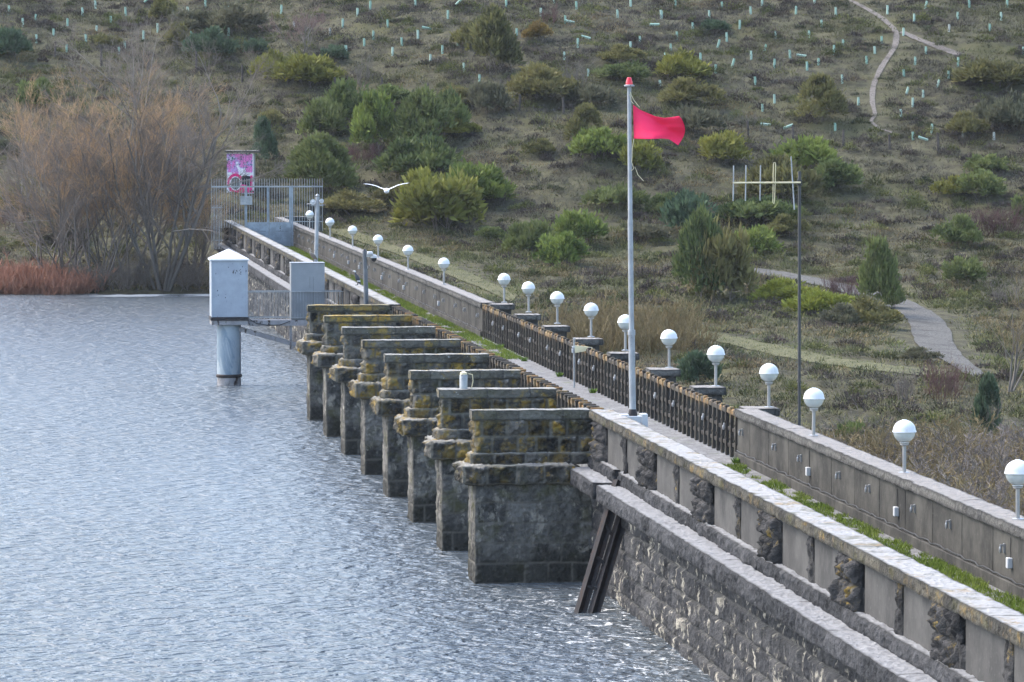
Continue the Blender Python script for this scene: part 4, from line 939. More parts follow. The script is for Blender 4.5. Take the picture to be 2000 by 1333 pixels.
GC = [(297,18),(228,75),(463,72),(526,20),(665,52),(720,12),(885,57),(975,8),(383,130),(611,118),(304,180),(548,178),(502,215),(275,228),(248,285),(420,275),(365,295),(572,308),(667,270),(730,225),(786,172),(857,262),(780,306),(494,347),(687,395),(781,495),(723,535),(940,343),(995,303),(1012,107),(950,165),(1080,50),(1116,210),(1070,255),(1112,393),(1190,497),(1077,623),(1270,247),(1231,297),(1305,195),(1332,50),(1410,153),(1462,97),(1516,30),(1520,243),(1467,300),(1413,356),(1424,435),(1507,450),(1575,405),(1631,360),(1676,307),(1633,145),(1674,75),(1732,20),(1833,140),(1888,85),(1916,15),(1995,245),(1456,503),(1399,545),(1548,645),(1457,665),(1700,645),(1850,555),(1852,672),(1961,497)]
LEAN = {(502,215), (730,225), (1424,435), (1516,30), (572,308), (1575,405)}
FALL = [(290,8,45), (834,54,-10), (899,9,45), (1113,45,-12), (1145,75,-15), (1279,58,0), (1496,250,-5), (1540,252,20), (1566,109,-8), (1804,277,-20), (1110,-100,0)]
t_ = NT('pale_green_plastic_tube', rough=.5, base=(.22, .42, .34), spec=.4); t_.color(t_.mix(t_.n('ShaderNodeObjectInfo').outputs['Random'], (.24, .40, .31), (.42, .54, .44))); M['guard'] = t_.m
m = MB(); n = 10; prof = [(.068, -.1), (.068, .53), (.074, .55), (.074, .56), (.06, .56), (.06, .3)]
m.lathe(prof, n=10); m.beam((.085, 0, -.1), (.085, 0, .48), .02, .02); gm = mesh('tree_guard', m.v, m.f, M['guard'])
t_ = NT('grey_plastic_tube', rough=.5, base=(.42, .43, .38), spec=.4); M['guard_grey'] = t_.m; gm2 = mesh('tree_guard', m.v, m.f, M['guard_grey'])
GREY = {(1700,645), (1850,555), (1852,672), (1961,497), (1633,145), (125,185), (1638,140), (1840,175)}
for L, s, ox in ((GA, 2.857, 0), (GB, 2.857, 600), (GC, 2.5, 1200)):
    for (a, b) in L:
        u, v = ox+a/s, b/s+8.5; p = on_ground(u, v); z = ground(p[0:1], p[1:2])[0]
        g = (a, b) in GREY
        q = link('tree_guard', gm2 if g else gm, None, (p[0], p[1], z-.02)); h = random.Random(a*31+b).uniform(.85, 1.12)*(17/ppm(p))/.56; q.scale = (1, 1, h)
        ln = .28 if (a, b) in LEAN else random.Random(a+b).uniform(-.05, .05); q.rotation_euler = (0, ln, -THETA)
        if (a, b) in LEAN: tag(q, 'pale green tree guard tube leaning over to the right on the upper hillside', 'tree guard', 'leaning tree guards')
        elif g: tag(q, 'dull grey tree guard tube standing upright on the hillside', 'tree guard', 'grey tree guards')
        else: tag(q, 'pale green tree guard tube standing upright among the heather on the hillside', 'tree guard', 'upright pale green tree guards')
for u, v, a in FALL:
    if v < 0: continue
    p = on_ground(u, v+5); z = ground(p[0:1], p[1:2])[0]; q = link('tree_guard', gm, None, (p[0]-.25, p[1], z+.30)); q.rotation_euler = (0, radians(90-a), -THETA); q.scale = (1, 1, 1.0)
    tag(q, 'pale green tree guard tube lying knocked over on the heather', 'tree guard', 'fallen tree guards')
# ------------------------------------------------------------ plants
def unit(v): return v/(np.linalg.norm(v, axis=-1, keepdims=True)+1e-9)
def tubes(P, R, sides=3):
    n, k, _ = P.shape; T = np.empty_like(P); T[:, 1:-1] = P[:, 2:]-P[:, :-2]; T[:, 0] = P[:, 1]-P[:, 0]; T[:, -1] = P[:, -1]-P[:, -2]; T = unit(T)
    a = unit(np.cross(T, np.array((.31, .77, .55)))); b = np.cross(T, a)
    g = np.arange(sides)*2*pi/sides
    V = P[:, :, None]+R[:, :, None, None]*(a[:, :, None]*np.cos(g)[None, None, :, None]+b[:, :, None]*np.sin(g)[None, None, :, None])
    ii = np.arange(n*k*sides).reshape(n, k, sides); jj = np.roll(ii, -1, 2)
    q = np.stack([ii[:, :-1], jj[:, :-1], jj[:, 1:], ii[:, 1:]], -1).reshape(-1, 4)
    return V.reshape(-1, 3), q, k*sides
def bend(P0, D, L, k, r, up=.15, wob=.12):
    n = len(P0); P = np.empty((n, k, 3)); P[:, 0] = P0; d = D.copy()
    for i in range(1, k):
        d = unit(d+r.normal(0, wob, (n, 3))+np.array((0, 0, up))); P[:, i] = P[:, i-1]+d*(L/(k-1))[:, None]
    return P
def bare(seed, H, nt, spread, spec, r0, lean=(0, 0), up=.12):
    """trunks and generations of limbs; spec = [(children, length ratio, angle, sides)]; returns list of (V,q,col) per generation"""
    r = np.random.default_rng(seed); a = r.uniform(0, 2*pi, nt); sp = spread*np.sqrt(r.uniform(.1, 1, nt))
    D = unit(np.stack([np.cos(a)*sp+lean[0], np.sin(a)*sp+lean[1], np.ones(nt)], -1)); P0 = np.stack([np.cos(a)*.12*nt**.5, np.sin(a)*.12*nt**.5, -.2+a*0], -1)*(1 if nt > 1 else 0)+np.array((0, 0, -.1))
    L = H*r.uniform(.5, .75, nt); k = 7; P = bend(P0, D, L, k, r, up, .09); R = r0*r.uniform(.6, 1, nt)[:, None]*np.linspace(1, .35, k)[None]
    out = [tubes(P, R, 6)[:2]+(np.repeat(r.uniform(0, .5, nt), k*6),)]
    for (nc, lr, ang, sd) in spec:
        n = len(P)*nc; pi_ = np.repeat(np.arange(len(P)), nc); f = r.uniform(.25, 1.0, n)*(k-1); i0 = np.minimum(f.astype(int), k-2); ff = (f-i0)[:, None]
        S = P[pi_, i0]*(1-ff)+P[pi_, i0+1]*ff; T = unit(P[pi_, i0+1]-P[pi_, i0]); rr = R[pi_, i0]
        rnd = unit(r.normal(0, 1, (n, 3))); side = unit(rnd-T*(rnd*T).sum(-1, keepdims=True)); A = np.radians(r.uniform(.5, 1.2, n)*ang)[:, None]
        D = unit(T*np.cos(A)+side*np.sin(A)); L = L[pi_]*lr*r.uniform(.6, 1.15, n)*(1.1-.35*f/(k-1)); k2 = 5
        P2 = bend(S, D, L, k2, r, up, .13); R2 = np.maximum(rr*.55, .0055)[:, None]*np.linspace(1, .4, k2)[None]
        V, q, c = tubes(P2, R2, sd); out.append((V, q, np.repeat(r.uniform(0, 1, n), c))); P, R, k = P2, R2, k2
    return out
def join(parts):
    Vs, Qs, Cs, n = [], [], [], 0
    for V, q, c in parts: Vs.append(V); Qs.append(q+n); Cs.append(np.stack([c]*3, -1)); n += len(V)
    return np.concatenate(Vs), [np.concatenate(Qs)], np.concatenate(Cs)
def crown(seed, kind, N=5200, leaf=.27):
    """about 3 m wide and 2.2 m high around the origin: lobes filled with small leaf sprays"""
    r = np.random.default_rng(seed)
    if kind == 'cone':
        nl = 26; z = r.uniform(.05, 1, nl); rad = (1-z**2)**.6*1.05; a = r.uniform(0, 2*pi, nl); c = np.stack([rad*np.cos(a)*.8, rad*np.sin(a)*.8, .25+z*1.6], -1); lr = .30+.28*(1-z)
    elif kind == 'spread':
        nl = 24; a = r.uniform(0, 2*pi, nl); rad = r.uniform(0, 1, nl)**.5*1.15; c = np.stack([rad*np.cos(a), rad*np.sin(a), .35+r.uniform(0, 1, nl)*.9*(1.2-rad)], -1); lr = r.uniform(.3, .5, nl)
    else:
        nl = 26; v = unit(r.normal(0, 1, (nl, 3))); rr = r.uniform(.45, 1, nl)[:, None]; c = v*rr*np.array((1.05, 1.05, .8)); c[:, 2] = np.abs(c[:, 2])*1.05+.45*r.uniform(.4, 1, nl); lr = r.uniform(.3, .55, nl)
    li = r.integers(0, nl, N); v = unit(r.normal(0, 1, (N, 3))); v[:, 2] = np.where(v[:, 2] < -.3, -v[:, 2], v[:, 2]); rr = lr[li]*r.uniform(.35, 1.12, N)**.6
    out_ = r.uniform(0, 1, N) < .10; rr = rr*np.where(out_, r.uniform(1.05, 1.5, N), 1); p = c[li]+v*rr[:, None]*np.array((1, 1, .85)); keep = p[:, 2] > 0; p, v, li = p[keep], v[keep], li[keep]; n = len(p)
    # gaps
    g = fbm(p[:, 0]*2.1+p[:, 2]*1.3, p[:, 1]*2.1-p[:, 2]*1.7, seed, 3); keep = g > .41; p, v, li = p[keep], v[keep], li[keep]; n = len(p)
    d = unit(v*.8+np.array((0, 0, .55 if kind != 'droop' else -.2))+r.normal(0, .35, (n, 3))); L = leaf*r.uniform(.5, 1.3, n)[:, None]; s = unit(np.cross(d, r.normal(0, 1, (n, 3))))*.046*r.uniform(.6, 1.5, n)[:, None]
    V = np.stack([p, p+d*L*.45+s, p+d*L, p+d*L*.45-s], 1).reshape(-1, 3); q = np.arange(n*4).reshape(n, 4)
    tone = np.clip(r.uniform(-.1, 1, nl)[li]*.62+r.uniform(0, 1, n)*.42, 0, 1)
    return V, [q], np.repeat(np.stack([tone]*3, -1), 4, 0)
_cache = {}
def crown_mesh(kind, var, mat, dens):
    k = (kind, var, mat, dens)
    if k not in _cache: V, q, c = crown(var*13+len(kind)*7+{'round': 1, 'cone': 2, 'spread': 3}.get(kind, 4), kind, dens); _cache[k] = mesh('foliage', V, q, M['f_'+mat], False, c)
    return _cache[k]
def stem_mesh(kind, var, mat='bark'):
    k = ('stem', kind, var, mat)
    if k not in _cache:
        if kind == 'bare': parts = bare(var+50, 2.3, 9, .75, [(5, .6, 45, 4), (5, .55, 45, 3), (3, .6, 40, 3)], .035)
        elif kind == 'thick': parts = bare(var+70, 2.6, 30, .9, [(8, .5, 40, 3), (8, .5, 45, 3)], .022)
        else: parts = bare(var+90, 1.6, 6, .7, [(4, .6, 45, 3), (4, .5, 45, 3)], .04)
        V, q, c = join(parts); _cache[k] = mesh('stems', V, q, M[mat], True, c)
    return _cache[k]
# (u, v of the foot, width px, height px, shape, colour, label)
B = [
 (65,208,64,56,'round','mid','lone round mid-green bush high on the far left slope'),
 (18,112,70,62,'round','dark','dark bush cut off by the left edge near the top'),
 (212,92,42,26,'spread','olive','small low olive bush among the tree guards at upper left'),
 (325,40,48,42,'round','olive','olive bush at the very top, left of the dark thicket'),
 (392,70,96,52,'round','grey','grey-green left half of the thicket at the top left'),
 (462,72,90,62,'round','grey','taller right half of the grey-green thicket at the top left'),
 (346,102,42,40,'cone','olive','small pointed olive bush above the orange-twigged tree'),
 (412,118,74,44,'spread','dark','dark flat bush just above the top of the tall bare tree'),
 (500,110,40,34,'round','dark','small dark green bush left of the pink bare tree'),
 (532,160,64,44,'spread','yellow','yellow-green bush at the left end of the bright pair by the post row'),
 (606,168,104,66,'round','yellow','wide yellow-green bush just below the pink bare tree'),
 (652,120,44,34,'round','dark','small dark green bush at the right foot of the pink tree'),
 (530,250,46,32,'round','olive','small isolated olive bush left of the large green group'),
 (513,322,42,62,'cone','dark','dark pointed bush close behind the painted hut'),
 (625,376,104,78,'cone','mid','dark green bush right behind the spikes of the gate fence'),
 (638,272,78,74,'round','mid','leftmost bush of the large green group above the gate'),
 (690,252,96,66,'spread','mid','broad mid-green bush at the top of the large green group'),
 (762,212,70,44,'round','mid','small green bush at the upper right end of the large green group'),
 (735,308,78,88,'cone','bright','pointed bright green bush beside the brown-red one'),
 (817,350,120,84,'round','mid','big rounded bluish-green bush above the flying gull'),
 (830,292,96,80,'cone','mid','tall green bush standing directly behind the big rounded one'),
 (868,268,76,60,'spread','mid','green spreading bush right of the tall green one'),
 (900,268,54,24,'spread','yellow','low yellow-green bush at the right end of the large green group'),
 (702,322,64,50,'thick','purple','brown-red twiggy bush in front of the pointed bright green one'),
 (866,448,152,112,'round','yellow','biggest bush, bright yellow-green, right of the flying gull'),
 (930,402,110,84,'round','bright','green bush leaning behind the biggest yellow-green bush'),
 (962,146,84,88,'cone','olive','pointed olive bush at top centre below the tree guards'),
 (925,90,60,34,'spread','olive','low olive bush left of the pointed olive one at top centre'),
 (957,222,66,66,'round','grey','round dark grey-green bush in the middle of the post row'),
 (900,206,60,34,'spread','olive','low green bush left of the dark grey-green one on the post row'),
 (1062,196,104,48,'spread','olive','wide olive bush just left of the flagpole top'),
 (1215,128,66,26,'spread','olive','low bush behind the beacon of the flagpole'),
 (1165,205,80,40,'spread','grey','low grey-green bush touching the flagpole below its beacon'),
 (1048,80,44,26,'spread','orange','low russet bush among the upper tree guards'),
 (1145,285,62,56,'cone','olive','yellow-brown bush left of the flag, behind the bright one'),
 (1172,316,92,66,'round','bright','bright green bush just left of the flagpole'),
 (1256,340,70,66,'round','yellow','yellow-green bush hanging below the red flag'),
 (1052,300,44,22,'spread','olive','small olive cushion on the bare slope left of the bright green bush'),
 (1210,160,80,34,'spread','mid','low green bush left of the yellow one above the flag'),
 (1320,160,90,44,'spread','yellow','yellow-green low bush above and right of the flag'),
 (1352,212,90,40,'spread','olive','pale olive bush just above the free end of the flag'),
 (1370,266,86,46,'spread','grey','grey-green bush right of the free end of the flag'),
 (1408,318,82,60,'round','yellow','isolated bright yellowish bush between flag and aerial'),
 (1600,242,78,62,'cone','olive','round olive bush between the tree guards right of the aerial'),
 (1575,340,100,72,'round','bright','bright green bush behind the top of the antenna mast'),
 (1632,372,90,60,'round','mid','green bush to the right of the antenna mast top'),
 (1528,398,110,66,'spread','olive','olive bush seen through the rods of the aerial'),
 (1200,412,84,42,'spread','mid','low green bush right beside the flagpole at mid height'),
 (1352,458,92,88,'round','dark','dark bluish bush right of the flagpole at mid height'),
 (1300,418,60,48,'round','mid','small green bush left of the dark bluish one'),
 (1478,442,104,46,'spread','mid','wide green bush below the aerial'),
 (1475,502,80,56,'round','bright','bright green bush between the large olive tree and the mast'),
 (1032,502,80,76,'round','mid','left bush of the green trio below mid slope'),
 (1128,482,84,72,'round','bright','top right bush of the green trio below mid slope'),
 (1090,516,88,66,'round','bright','front bush of the green trio, light yellow-green'),
 (960,470,50,30,'round','mid','small green bush left of the green trio'),
 (1370,588,84,120,'cone','mid','green left part of the large olive tree before the gravel road'),
 (1415,590,110,150,'round','olive','large olive-grey tree standing at the left start of the gravel road'),
 (1540,600,100,38,'spread','lime','lime green drooping bush left of the antenna mast'),
 (1620,616,110,44,'spread','lime','lime green drooping bush right of the antenna mast'),
 (1712,616,66,106,'cone','mid','tall dark green cone-shaped conifer beside the gravel road'),
 (1744,604,36,50,'round','mid','small green bush tucked against the right of the conifer'),
 (1650,584,60,60,'thick','purple','dark purple bush left of the conifer by the road'),
 (1700,640,90,42,'spread','olive','low olive bush at the foot of the conifer'),
 (1841,778,68,88,'thick','purple','dark purple bush in front of the lower end of the gravel road'),
 (1765,796,64,94,'bare','grey','grey leafless shrub between the two largest lamps'),
 (1360,752,80,66,'round','dark','dark green shrub just behind the lamp pillar right of the flagpole'),
 (1800,708,60,20,'spread','grey','low dark cushion at the bend of the gravel road'),
 (1950,172,110,46,'spread','olive','olive bush at the right edge near the top'),
 (1970,262,84,54,'spread','grey','grey-green bush at the right edge at mid height'),
 (1890,268,60,36,'spread','olive','small olive bush left of the grey-green one at the right edge'),
 (1928,342,66,40,'round','mid','small green bush above the larger one on the right'),
 (1918,396,84,54,'round','mid','green bush on the right with a yellow one at its left'),
 (1856,388,54,30,'spread','yellow','small yellowish bush at the left of the green one on the right'),
 (1950,458,100,70,'thick','purple','reddish-purple twiggy bush at the right edge'),
 (1996,430,44,54,'round','mid','green bush cut off by the right edge beside the purple one'),
 (1868,482,66,46,'spread','mid','green bush above the road on the right'),
 (1880,556,66,58,'round','mid','round green bush right above the bend of the gravel road'),
 (1975,600,100,90,'bare','grey','big grey leafless shrub at the right edge above the scrub'),
 (708,165,56,76,'bare','grey','small grey leafless tree just above the post row'),
 (1130,170,70,72,'bare','grey','small grey leafless tree left of the flagpole top'),
 (1072,52,40,56,'bare','purple','thin leafless sapling near the top edge'),
 (1462,250,44,40,'bare','grey','little leafless bush around a fence post above the aerial'),
 (1400,62,44,24,'spread','dark','small dark bush at the top right among tree guards'),
 (30,412,84,52,'round','olive','olive bush at the left edge behind the bare willows'),
 (15,300,44,32,'round','grey','small dark bush at the left edge above the olive one'),
 (100,470,90,44,'spread','grey','low grey bush between the left edge and the willows'),
 (18,450,60,46,'thick','purple','dark twiggy bush at the left edge above the lake'),
 (1540,470,60,30,'spread','olive','small olive bush right above the gravel road near the mast'),
 (770,395,60,26,'spread','olive','low bush just under the flying gull'),
 (690,420,90,30,'spread','olive','low yellowish bush behind the farthest lamps'),
 (1640,640,60,34,'spread','grey','low dark bush below the lime green ones'),
 (1270,470,70,30,'spread','grey','low grey bush right of the flagpole below mid slope'),
 (1930,255,50,44,'spread','grey','grey cushion bush near the right edge above the green ones'),
]
for i, (u, v, wp, hpx, kind, colr, lab) in enumerate(B):
    p = on_ground(u, v); k = ppm(p); W, H = wp/k*1.08, hpx/k*1.08; z = ground(p[0:1], p[1:2])[0]
    W = max(W, .6)
    t = empty('bush' if kind not in ('bare',) else 'leafless_shrub', (p[0], p[1], z), lab, 'bush' if kind != 'bare' else 'leafless shrub', rz=random.uniform(0, 6))
    if kind in ('bare', 'thick'):
        o = link('stems', stem_mesh(kind, i % 2, {'purple': 'twig_purple', 'grey': 'twig_grey'}[colr]), t); o.scale = (W/2.5, W/2.5, H/2.3)
    else:
        big = 'hi' if wp > 100 else ''
        o = link('foliage', crown_mesh(kind, i % 3, colr, 9500 if big else 6000), t); o.scale = (W/2.2, W/2.2, H/(1.65 if kind != 'spread' else 1.2))
        o = link('stems', stem_mesh('stem', i % 2), t); o.scale = (W/3.4, W/3.4, H/2.5)
# pink leafless tree at the top
def bare_tree(name, u, v, label, mats, cat, **kw):
    p = on_ground(u, v); z = ground(p[0:1], p[1:2])[0]; t = empty(name, (p[0], p[1], max(z, -.3)), label, cat)
    parts = bare(**kw); V, q, c = join(parts[:2]); link('trunk', mesh('trunk', V, q, M[mats[0]], True, c), t)
    mid = max(2, len(parts)-1); V, q, c = join(parts[2:]); link('twigs', mesh('twigs', V, q, M[mats[1]], False, c), t); return t
bare_tree('leafless_tree', 588, 108, 'spreading pinkish leafless tree near the top left', ('bark', 'twig_pink'), 'tree', seed=3, H=4.2, nt=5, spread=1.1, spec=[(6, .6, 50, 4), (7, .55, 45, 3), (6, .5, 40, 3), (3, .6, 40, 3)], r0=.06, up=.03)
# the willows on the left bank
bare_tree('leafless_tree', 318, 566, 'tallest leafless tree, grey and many-stemmed, on the bank beside the gate fence', ('bark', 'twig_grey'), 'tree', seed=14, H=17, nt=7, spread=.5, spec=[(10, .48, 42, 5), (9, .5, 38, 4), (9, .5, 35, 3), (3, .6, 32, 3)], r0=.16, up=.05, lean=(.02, 0))
W_ = [(255, 556, 9.6, 7, .55, 'orange-twigged willow immediately left of the tallest tree', 'twig_orange', 21), (190, 560, 9.8, 8, .6, 'broad orange-topped willow in the middle of the bank thicket', 'twig_orange', 22), (130, 556, 8.8, 8, .7, 'grey willow at the left end of the thicket', 'twig_grey', 23),
      (215, 545, 10.4, 6, .5, 'tall orange willow rising behind the middle of the thicket', 'twig_orange', 24), (368, 556, 5.6, 5, .35, 'orange willow between the tallest tree and the gate fence', 'twig_orange', 25),
      (90, 545, 7.4, 6, .7, 'grey leafless tree leaning left above the red willow scrub', 'twig_grey', 27)]
for u, v, H, n, sp, lab, tw, sd_ in W_: bare_tree('willow', u, v, lab, ('bark', tw), 'willow', seed=sd_, H=H*1.42, nt=n+2, spread=sp*1.15, spec=[(9, .5, 38, 4), (9, .52, 36, 3), (9, .52, 30, 3)], r0=.075, up=.06)
for u, v, H, lab, sd_ in ((60, 548, 2.0, 'small leafless bush above the red willow scrub', 31), (300, 562, 3.0, 'dark brushy shrub at the foot of the tallest tree', 32), (385, 566, 2.6, 'brushy shrub at the waterline beside the cabin roof', 33), (215, 566, 2.6, 'grey brushy shrub at the waterline under the willows', 34), (345, 566, 2.4, 'twiggy shrub at the waterline right of the tallest tree', 35), (165, 566, 2.2, 'twiggy shrub at the waterline right of the red scrub', 36), (255, 568, 2.4, 'twiggy shrub at the waterline left of the tallest tree', 37)):
    bare_tree('leafless_shrub', u, v, lab, ('bark', 'twig_grey'), 'leafless shrub', seed=sd_, H=H, nt=16, spread=1.0, spec=[(6, .6, 45, 3), (6, .5, 45, 3), (4, .5, 40, 3)], r0=.03, up=.03)

def thicket(name, pts, mats, H, n, label, cat, seed, spread=.55, spec=((5, .55, 30, 3), (4, .5, 30, 3)), r0=.012, up=.08):
    """dense scrub nobody could count"""
    r = np.random.default_rng(seed); out = {m_: [] for m_ in mats}; protos = [join(bare(seed+k, 1.0, 12, spread, list(spec), r0, up=up)) for k in range(4)]
    res = []
    for m_ in mats:
        Vs, Qs, Cs, nn = [], [], [], 0
        for i in range(n//len(mats)):
            x, y = pts(r); V, q, c = protos[r.integers(4)]; a = r.uniform(0, 6.3); s = H*r.uniform(.6, 1.25); sw = s*r.uniform(.8, 1.3)
            X = V[:, 0]*cos(a)-V[:, 1]*sin(a); Y = V[:, 0]*sin(a)+V[:, 1]*cos(a); z = float(ground(np.array([x]), np.array([y]))[0])
            Vs.append(np.stack([x+X*sw, y+Y*sw, z+V[:, 2]*s], -1)); Qs.append(q[0]+nn); Cs.append(np.clip(c*.6+r.uniform(0, .45), 0, 1)); nn += len(V)
        o = link(name, mesh(name, np.concatenate(Vs), [np.concatenate(Qs)], M[m_], False, np.concatenate(Cs))); tag(o, label, cat, kind='stuff')
def red_pts(r):
    u = r.uniform(-40, 150); v = 577-r.uniform(0, 22)*(1 if u < 100 else .5); p = on_z(u, min(v, 573), 0.0); q_ = on_ground(u, v); return q_[0], q_[1]
thicket('willow_scrub', red_pts, ['twig_red'], 2.0, 190, 'low red willow scrub at the waterline on the far left', 'willow scrub', 5, spread=.55, r0=.009)
def scrub_pts(lo, hi, ulo=14, uhi=40):
    def f(r):
        d = r.uniform(lo, hi); lat = r.uniform(d*.048+2.5, d*.135); x, y = xy(lat, d); return float(max(x, 19.6)), float(y)
    return f
thicket('undergrowth', scrub_pts(118, 176), ['twig_grey', 'bark', 'twig_yellow', 'twig_yellow', 'twig_grey'], 2.7, 560, 'dense brown leafless undergrowth in the valley below the near landward parapet', 'undergrowth', 15, spread=1.1, r0=.012, spec=((6, .6, 50, 3), (5, .5, 50, 3), (2, .5, 45, 3)), up=.02)
def yb(r):
    u = r.uniform(1085, 1300); p = on_ground(u, r.uniform(640, 700)); return p[0], p[1]
thicket('undergrowth', yb, ['twig_yellow'], 2.6, 44, 'yellow-brown leafless scrub behind the landward balustrade left of the flagpole', 'undergrowth', 25, spread=.7, r0=.013)
for u, v, wp, hp_, colr, lab in ((1665, 880, 90, 80, 'mid', 'green shrub in the brown scrub between the two parapet lamps right of the mast'), (1600, 900, 60, 46, 'yellow', 'yellow-green shrub poking over the near landward parapet beside the mast'), (1930, 860, 70, 120, 'dark', 'dark ivy-covered tree in the scrub at the right edge')):
    p = on_ground(u, v); k = ppm(p); t = empty('bush', (p[0], p[1], p[2]), lab, 'bush'); o = link('foliage', crown_mesh('cone' if colr == 'dark' else 'round', 1, colr, 5600), t); W = wp/k; H = hp_/k; o.scale = (W/3, W/3, H/2.1)
    o = link('stems', stem_mesh('bare', 1, 'twig_grey'), t); o.scale = (W/2.4, W/2.4, H/2.0)
bare_tree('leafless_tree', 1965, 900, 'pale leafless tree in the scrub behind the largest lamp', ('bark', 'twig_yellow'), 'tree', seed=41, H=4.6, nt=5, spread=.6, spec=[(7, .6, 45, 3), (7, .5, 45, 3), (5, .5, 40, 3)], r0=.06)
# moss and grass along the walkway
def strip_grass(name, y0, y1, n, x0, x1, label, seed, h=.06):
    r = np.random.default_rng(seed); y = r.uniform(y0, y1, n); f = r.uniform(0, 1, n)**1.2; x = x1-(x1-x0)*f*(.4+1.1*fbm(y*.6, y*0+seed, seed, 5) if y0 < 100 else .6+.6*fbm(y*.6, y*0+seed, seed, 5)); 
    k = fbm(x*2.2, y*.8, seed+3, 5) > (.38 if y0 < 100 else .36); x, y = x[k], y[k]; n = len(x); L = h*r.uniform(.4, 1.6, n); a = r.uniform(0, 6.3, n); b = r.uniform(0, 6.3, n); wd = .007
    P = np.stack([np.stack([x-wd*np.cos(b), y-wd*np.sin(b), x*0+ZD], -1), np.stack([x+wd*np.cos(b), y+wd*np.sin(b), x*0+ZD], -1), np.stack([x+L*.5*np.cos(a), y+L*.5*np.sin(a), ZD+L], -1)], 1)
    hue = fbm(y*.5, x*2, seed+9)[:, None]; c = np.array((.10, .17, .018))*(1-hue)+np.array((.21, .25, .04))*hue; c = c*r.uniform(.6, 1.35, (n, 1)); C = np.repeat(c[:, None], 3, 1)
    o = link(name, mesh(name, P.reshape(-1, 3), [np.arange(n*3).reshape(n, 3)], M['vcol'], False, C.reshape(-1, 3))); tag(o, label, 'grass', kind='stuff')
strip_grass('grass', 46, YS-1.2, 90000, 15.4, 17.22, 'mossy green grass growing along the near landward parapet', 1)
strip_grass('grass', YP[5]+2, YEND-4, 110000, 14.9, 17.22, 'green grass covering the far end of the walkway', 2, .08)
def weeds(r_):
    pass
for u, v in ((977, 680), (1024, 706), (1093, 736), (1158, 768), (1438, 905), (1398, 868)):
    p = on_z(u, v, ZD); r = np.random.default_rng(u); n = 160; a = r.uniform(0, 6.3, n); L = r.uniform(.05, .16, n); rr = r.uniform(0, .09, n)
    P0 = np.stack([rr*np.cos(a), rr*np.sin(a), rr*0], -1); s = np.stack([-np.sin(a), np.cos(a), a*0], -1)*.012; tp = P0+np.stack([L*.7*np.cos(a), L*.7*np.sin(a), L], -1)
    o = link('weed_tuft', mesh('weed_tuft', np.stack([P0-s, P0+s, tp], 1).reshape(-1, 3), [np.arange(n*3).reshape(n, 3)], M['vcol'], False, np.repeat(np.array([[.13, .22, .03]])*r.uniform(.6, 1.4, (n, 1)), 3, 0)), None, p)
    tag(o, {977: 'weed tuft on the walkway nearest the far landward parapet', 1024: 'weed tuft on the walkway, second from the far end of the balustrade', 1093: 'weed tuft on the walkway left of the cream pointer post', 1158: 'weed tuft on the walkway right of the cream pointer post', 1438: 'tall weed tuft where the near landward parapet begins', 1398: 'weed tuft under the small white box at the balustrade foot'}[u], 'weed')
o = Yof(1412, RX0-.05)
# ------------------------------------------------------------ birds
def loft_bird(name, spine, mat, vox, wings=(), feet=()):
    m = MB(); m.tube([p for p, r in spine], [r for p, r in spine], 12)
    for w_ in wings:      # list of (le, te, thickness) stations
        base = len(m.v); 
        for le, te, th in w_:
            le = np.array(le, float); te = np.array(te, float); c = (le*.6+te*.4); m.v += [tuple(le), tuple(c+(0, 0, th)), tuple(te), tuple(c-(0, 0, th))]
        n = len(w_)
        for i in range(n-1):
            for k in range(4): m.f.append((base+i*4+k, base+i*4+(k+1) % 4, base+(i+1)*4+(k+1) % 4, base+(i+1)*4+k))
        m.f.append((base, base+3, base+2, base+1)); e = base+(n-1)*4; m.f.append((e, e+1, e+2, e+3))
    for a, b, r in feet: m.tube([a, b], r, 6)
    o = m.build(name, mat); rm = o.modifiers.new('remesh', 'REMESH'); rm.mode = 'VOXEL'; rm.voxel_size = vox; rm.use_smooth_shade = True; return o
t_ = NT('black_bird_plumage', rough=.5, spec=.4); z_ = t_.n('ShaderNodeSeparateXYZ'); t_.put(z_.inputs[0], t_.P(obj=True)); n_ = t_.noise(9, t_.P(obj=True))
m1 = t_.math('MULTIPLY', t_.ramp(z_.outputs[2], .115, .13), t_.ramp(z_.outputs[2], .175, .16)); m1 = t_.math('MULTIPLY', m1, t_.ramp(z_.outputs[0], .02, .05)); m2 = t_.math('MULTIPLY', t_.ramp(z_.outputs[2], .44, .455), t_.ramp(z_.outputs[0], .0, -.03))
t_.color(t_.mix(t_.math('MAXIMUM', m1, m2), t_.mix(n_, (.012, .014, .018), (.03, .035, .045)), (.6, .6, .58))); M['corm'] = t_.m
t_ = NT('brown_bird_plumage', rough=.7); z_ = t_.n('ShaderNodeSeparateXYZ'); t_.put(z_.inputs[0], t_.P(obj=True))
t_.color(t_.mix(t_.ramp(z_.outputs[2], .30, .36), t_.mix(t_.noise(14, t_.P(obj=True)), (.07, .055, .04), (.17, .14, .11)), (.30, .26, .21))); M['brownbird'] = t_.m
t_ = NT('white_bird_plumage', rough=.7); z_ = t_.n('ShaderNodeSeparateXYZ'); t_.put(z_.inputs[0], t_.P(obj=True)); ax_ = t_.math('ABSOLUTE', z_.outputs[0])
t_.color(t_.mix(t_.ramp(ax_, .56, .62), (.80, .82, .84), (.10, .10, .10))); M['gull'] = t_.m
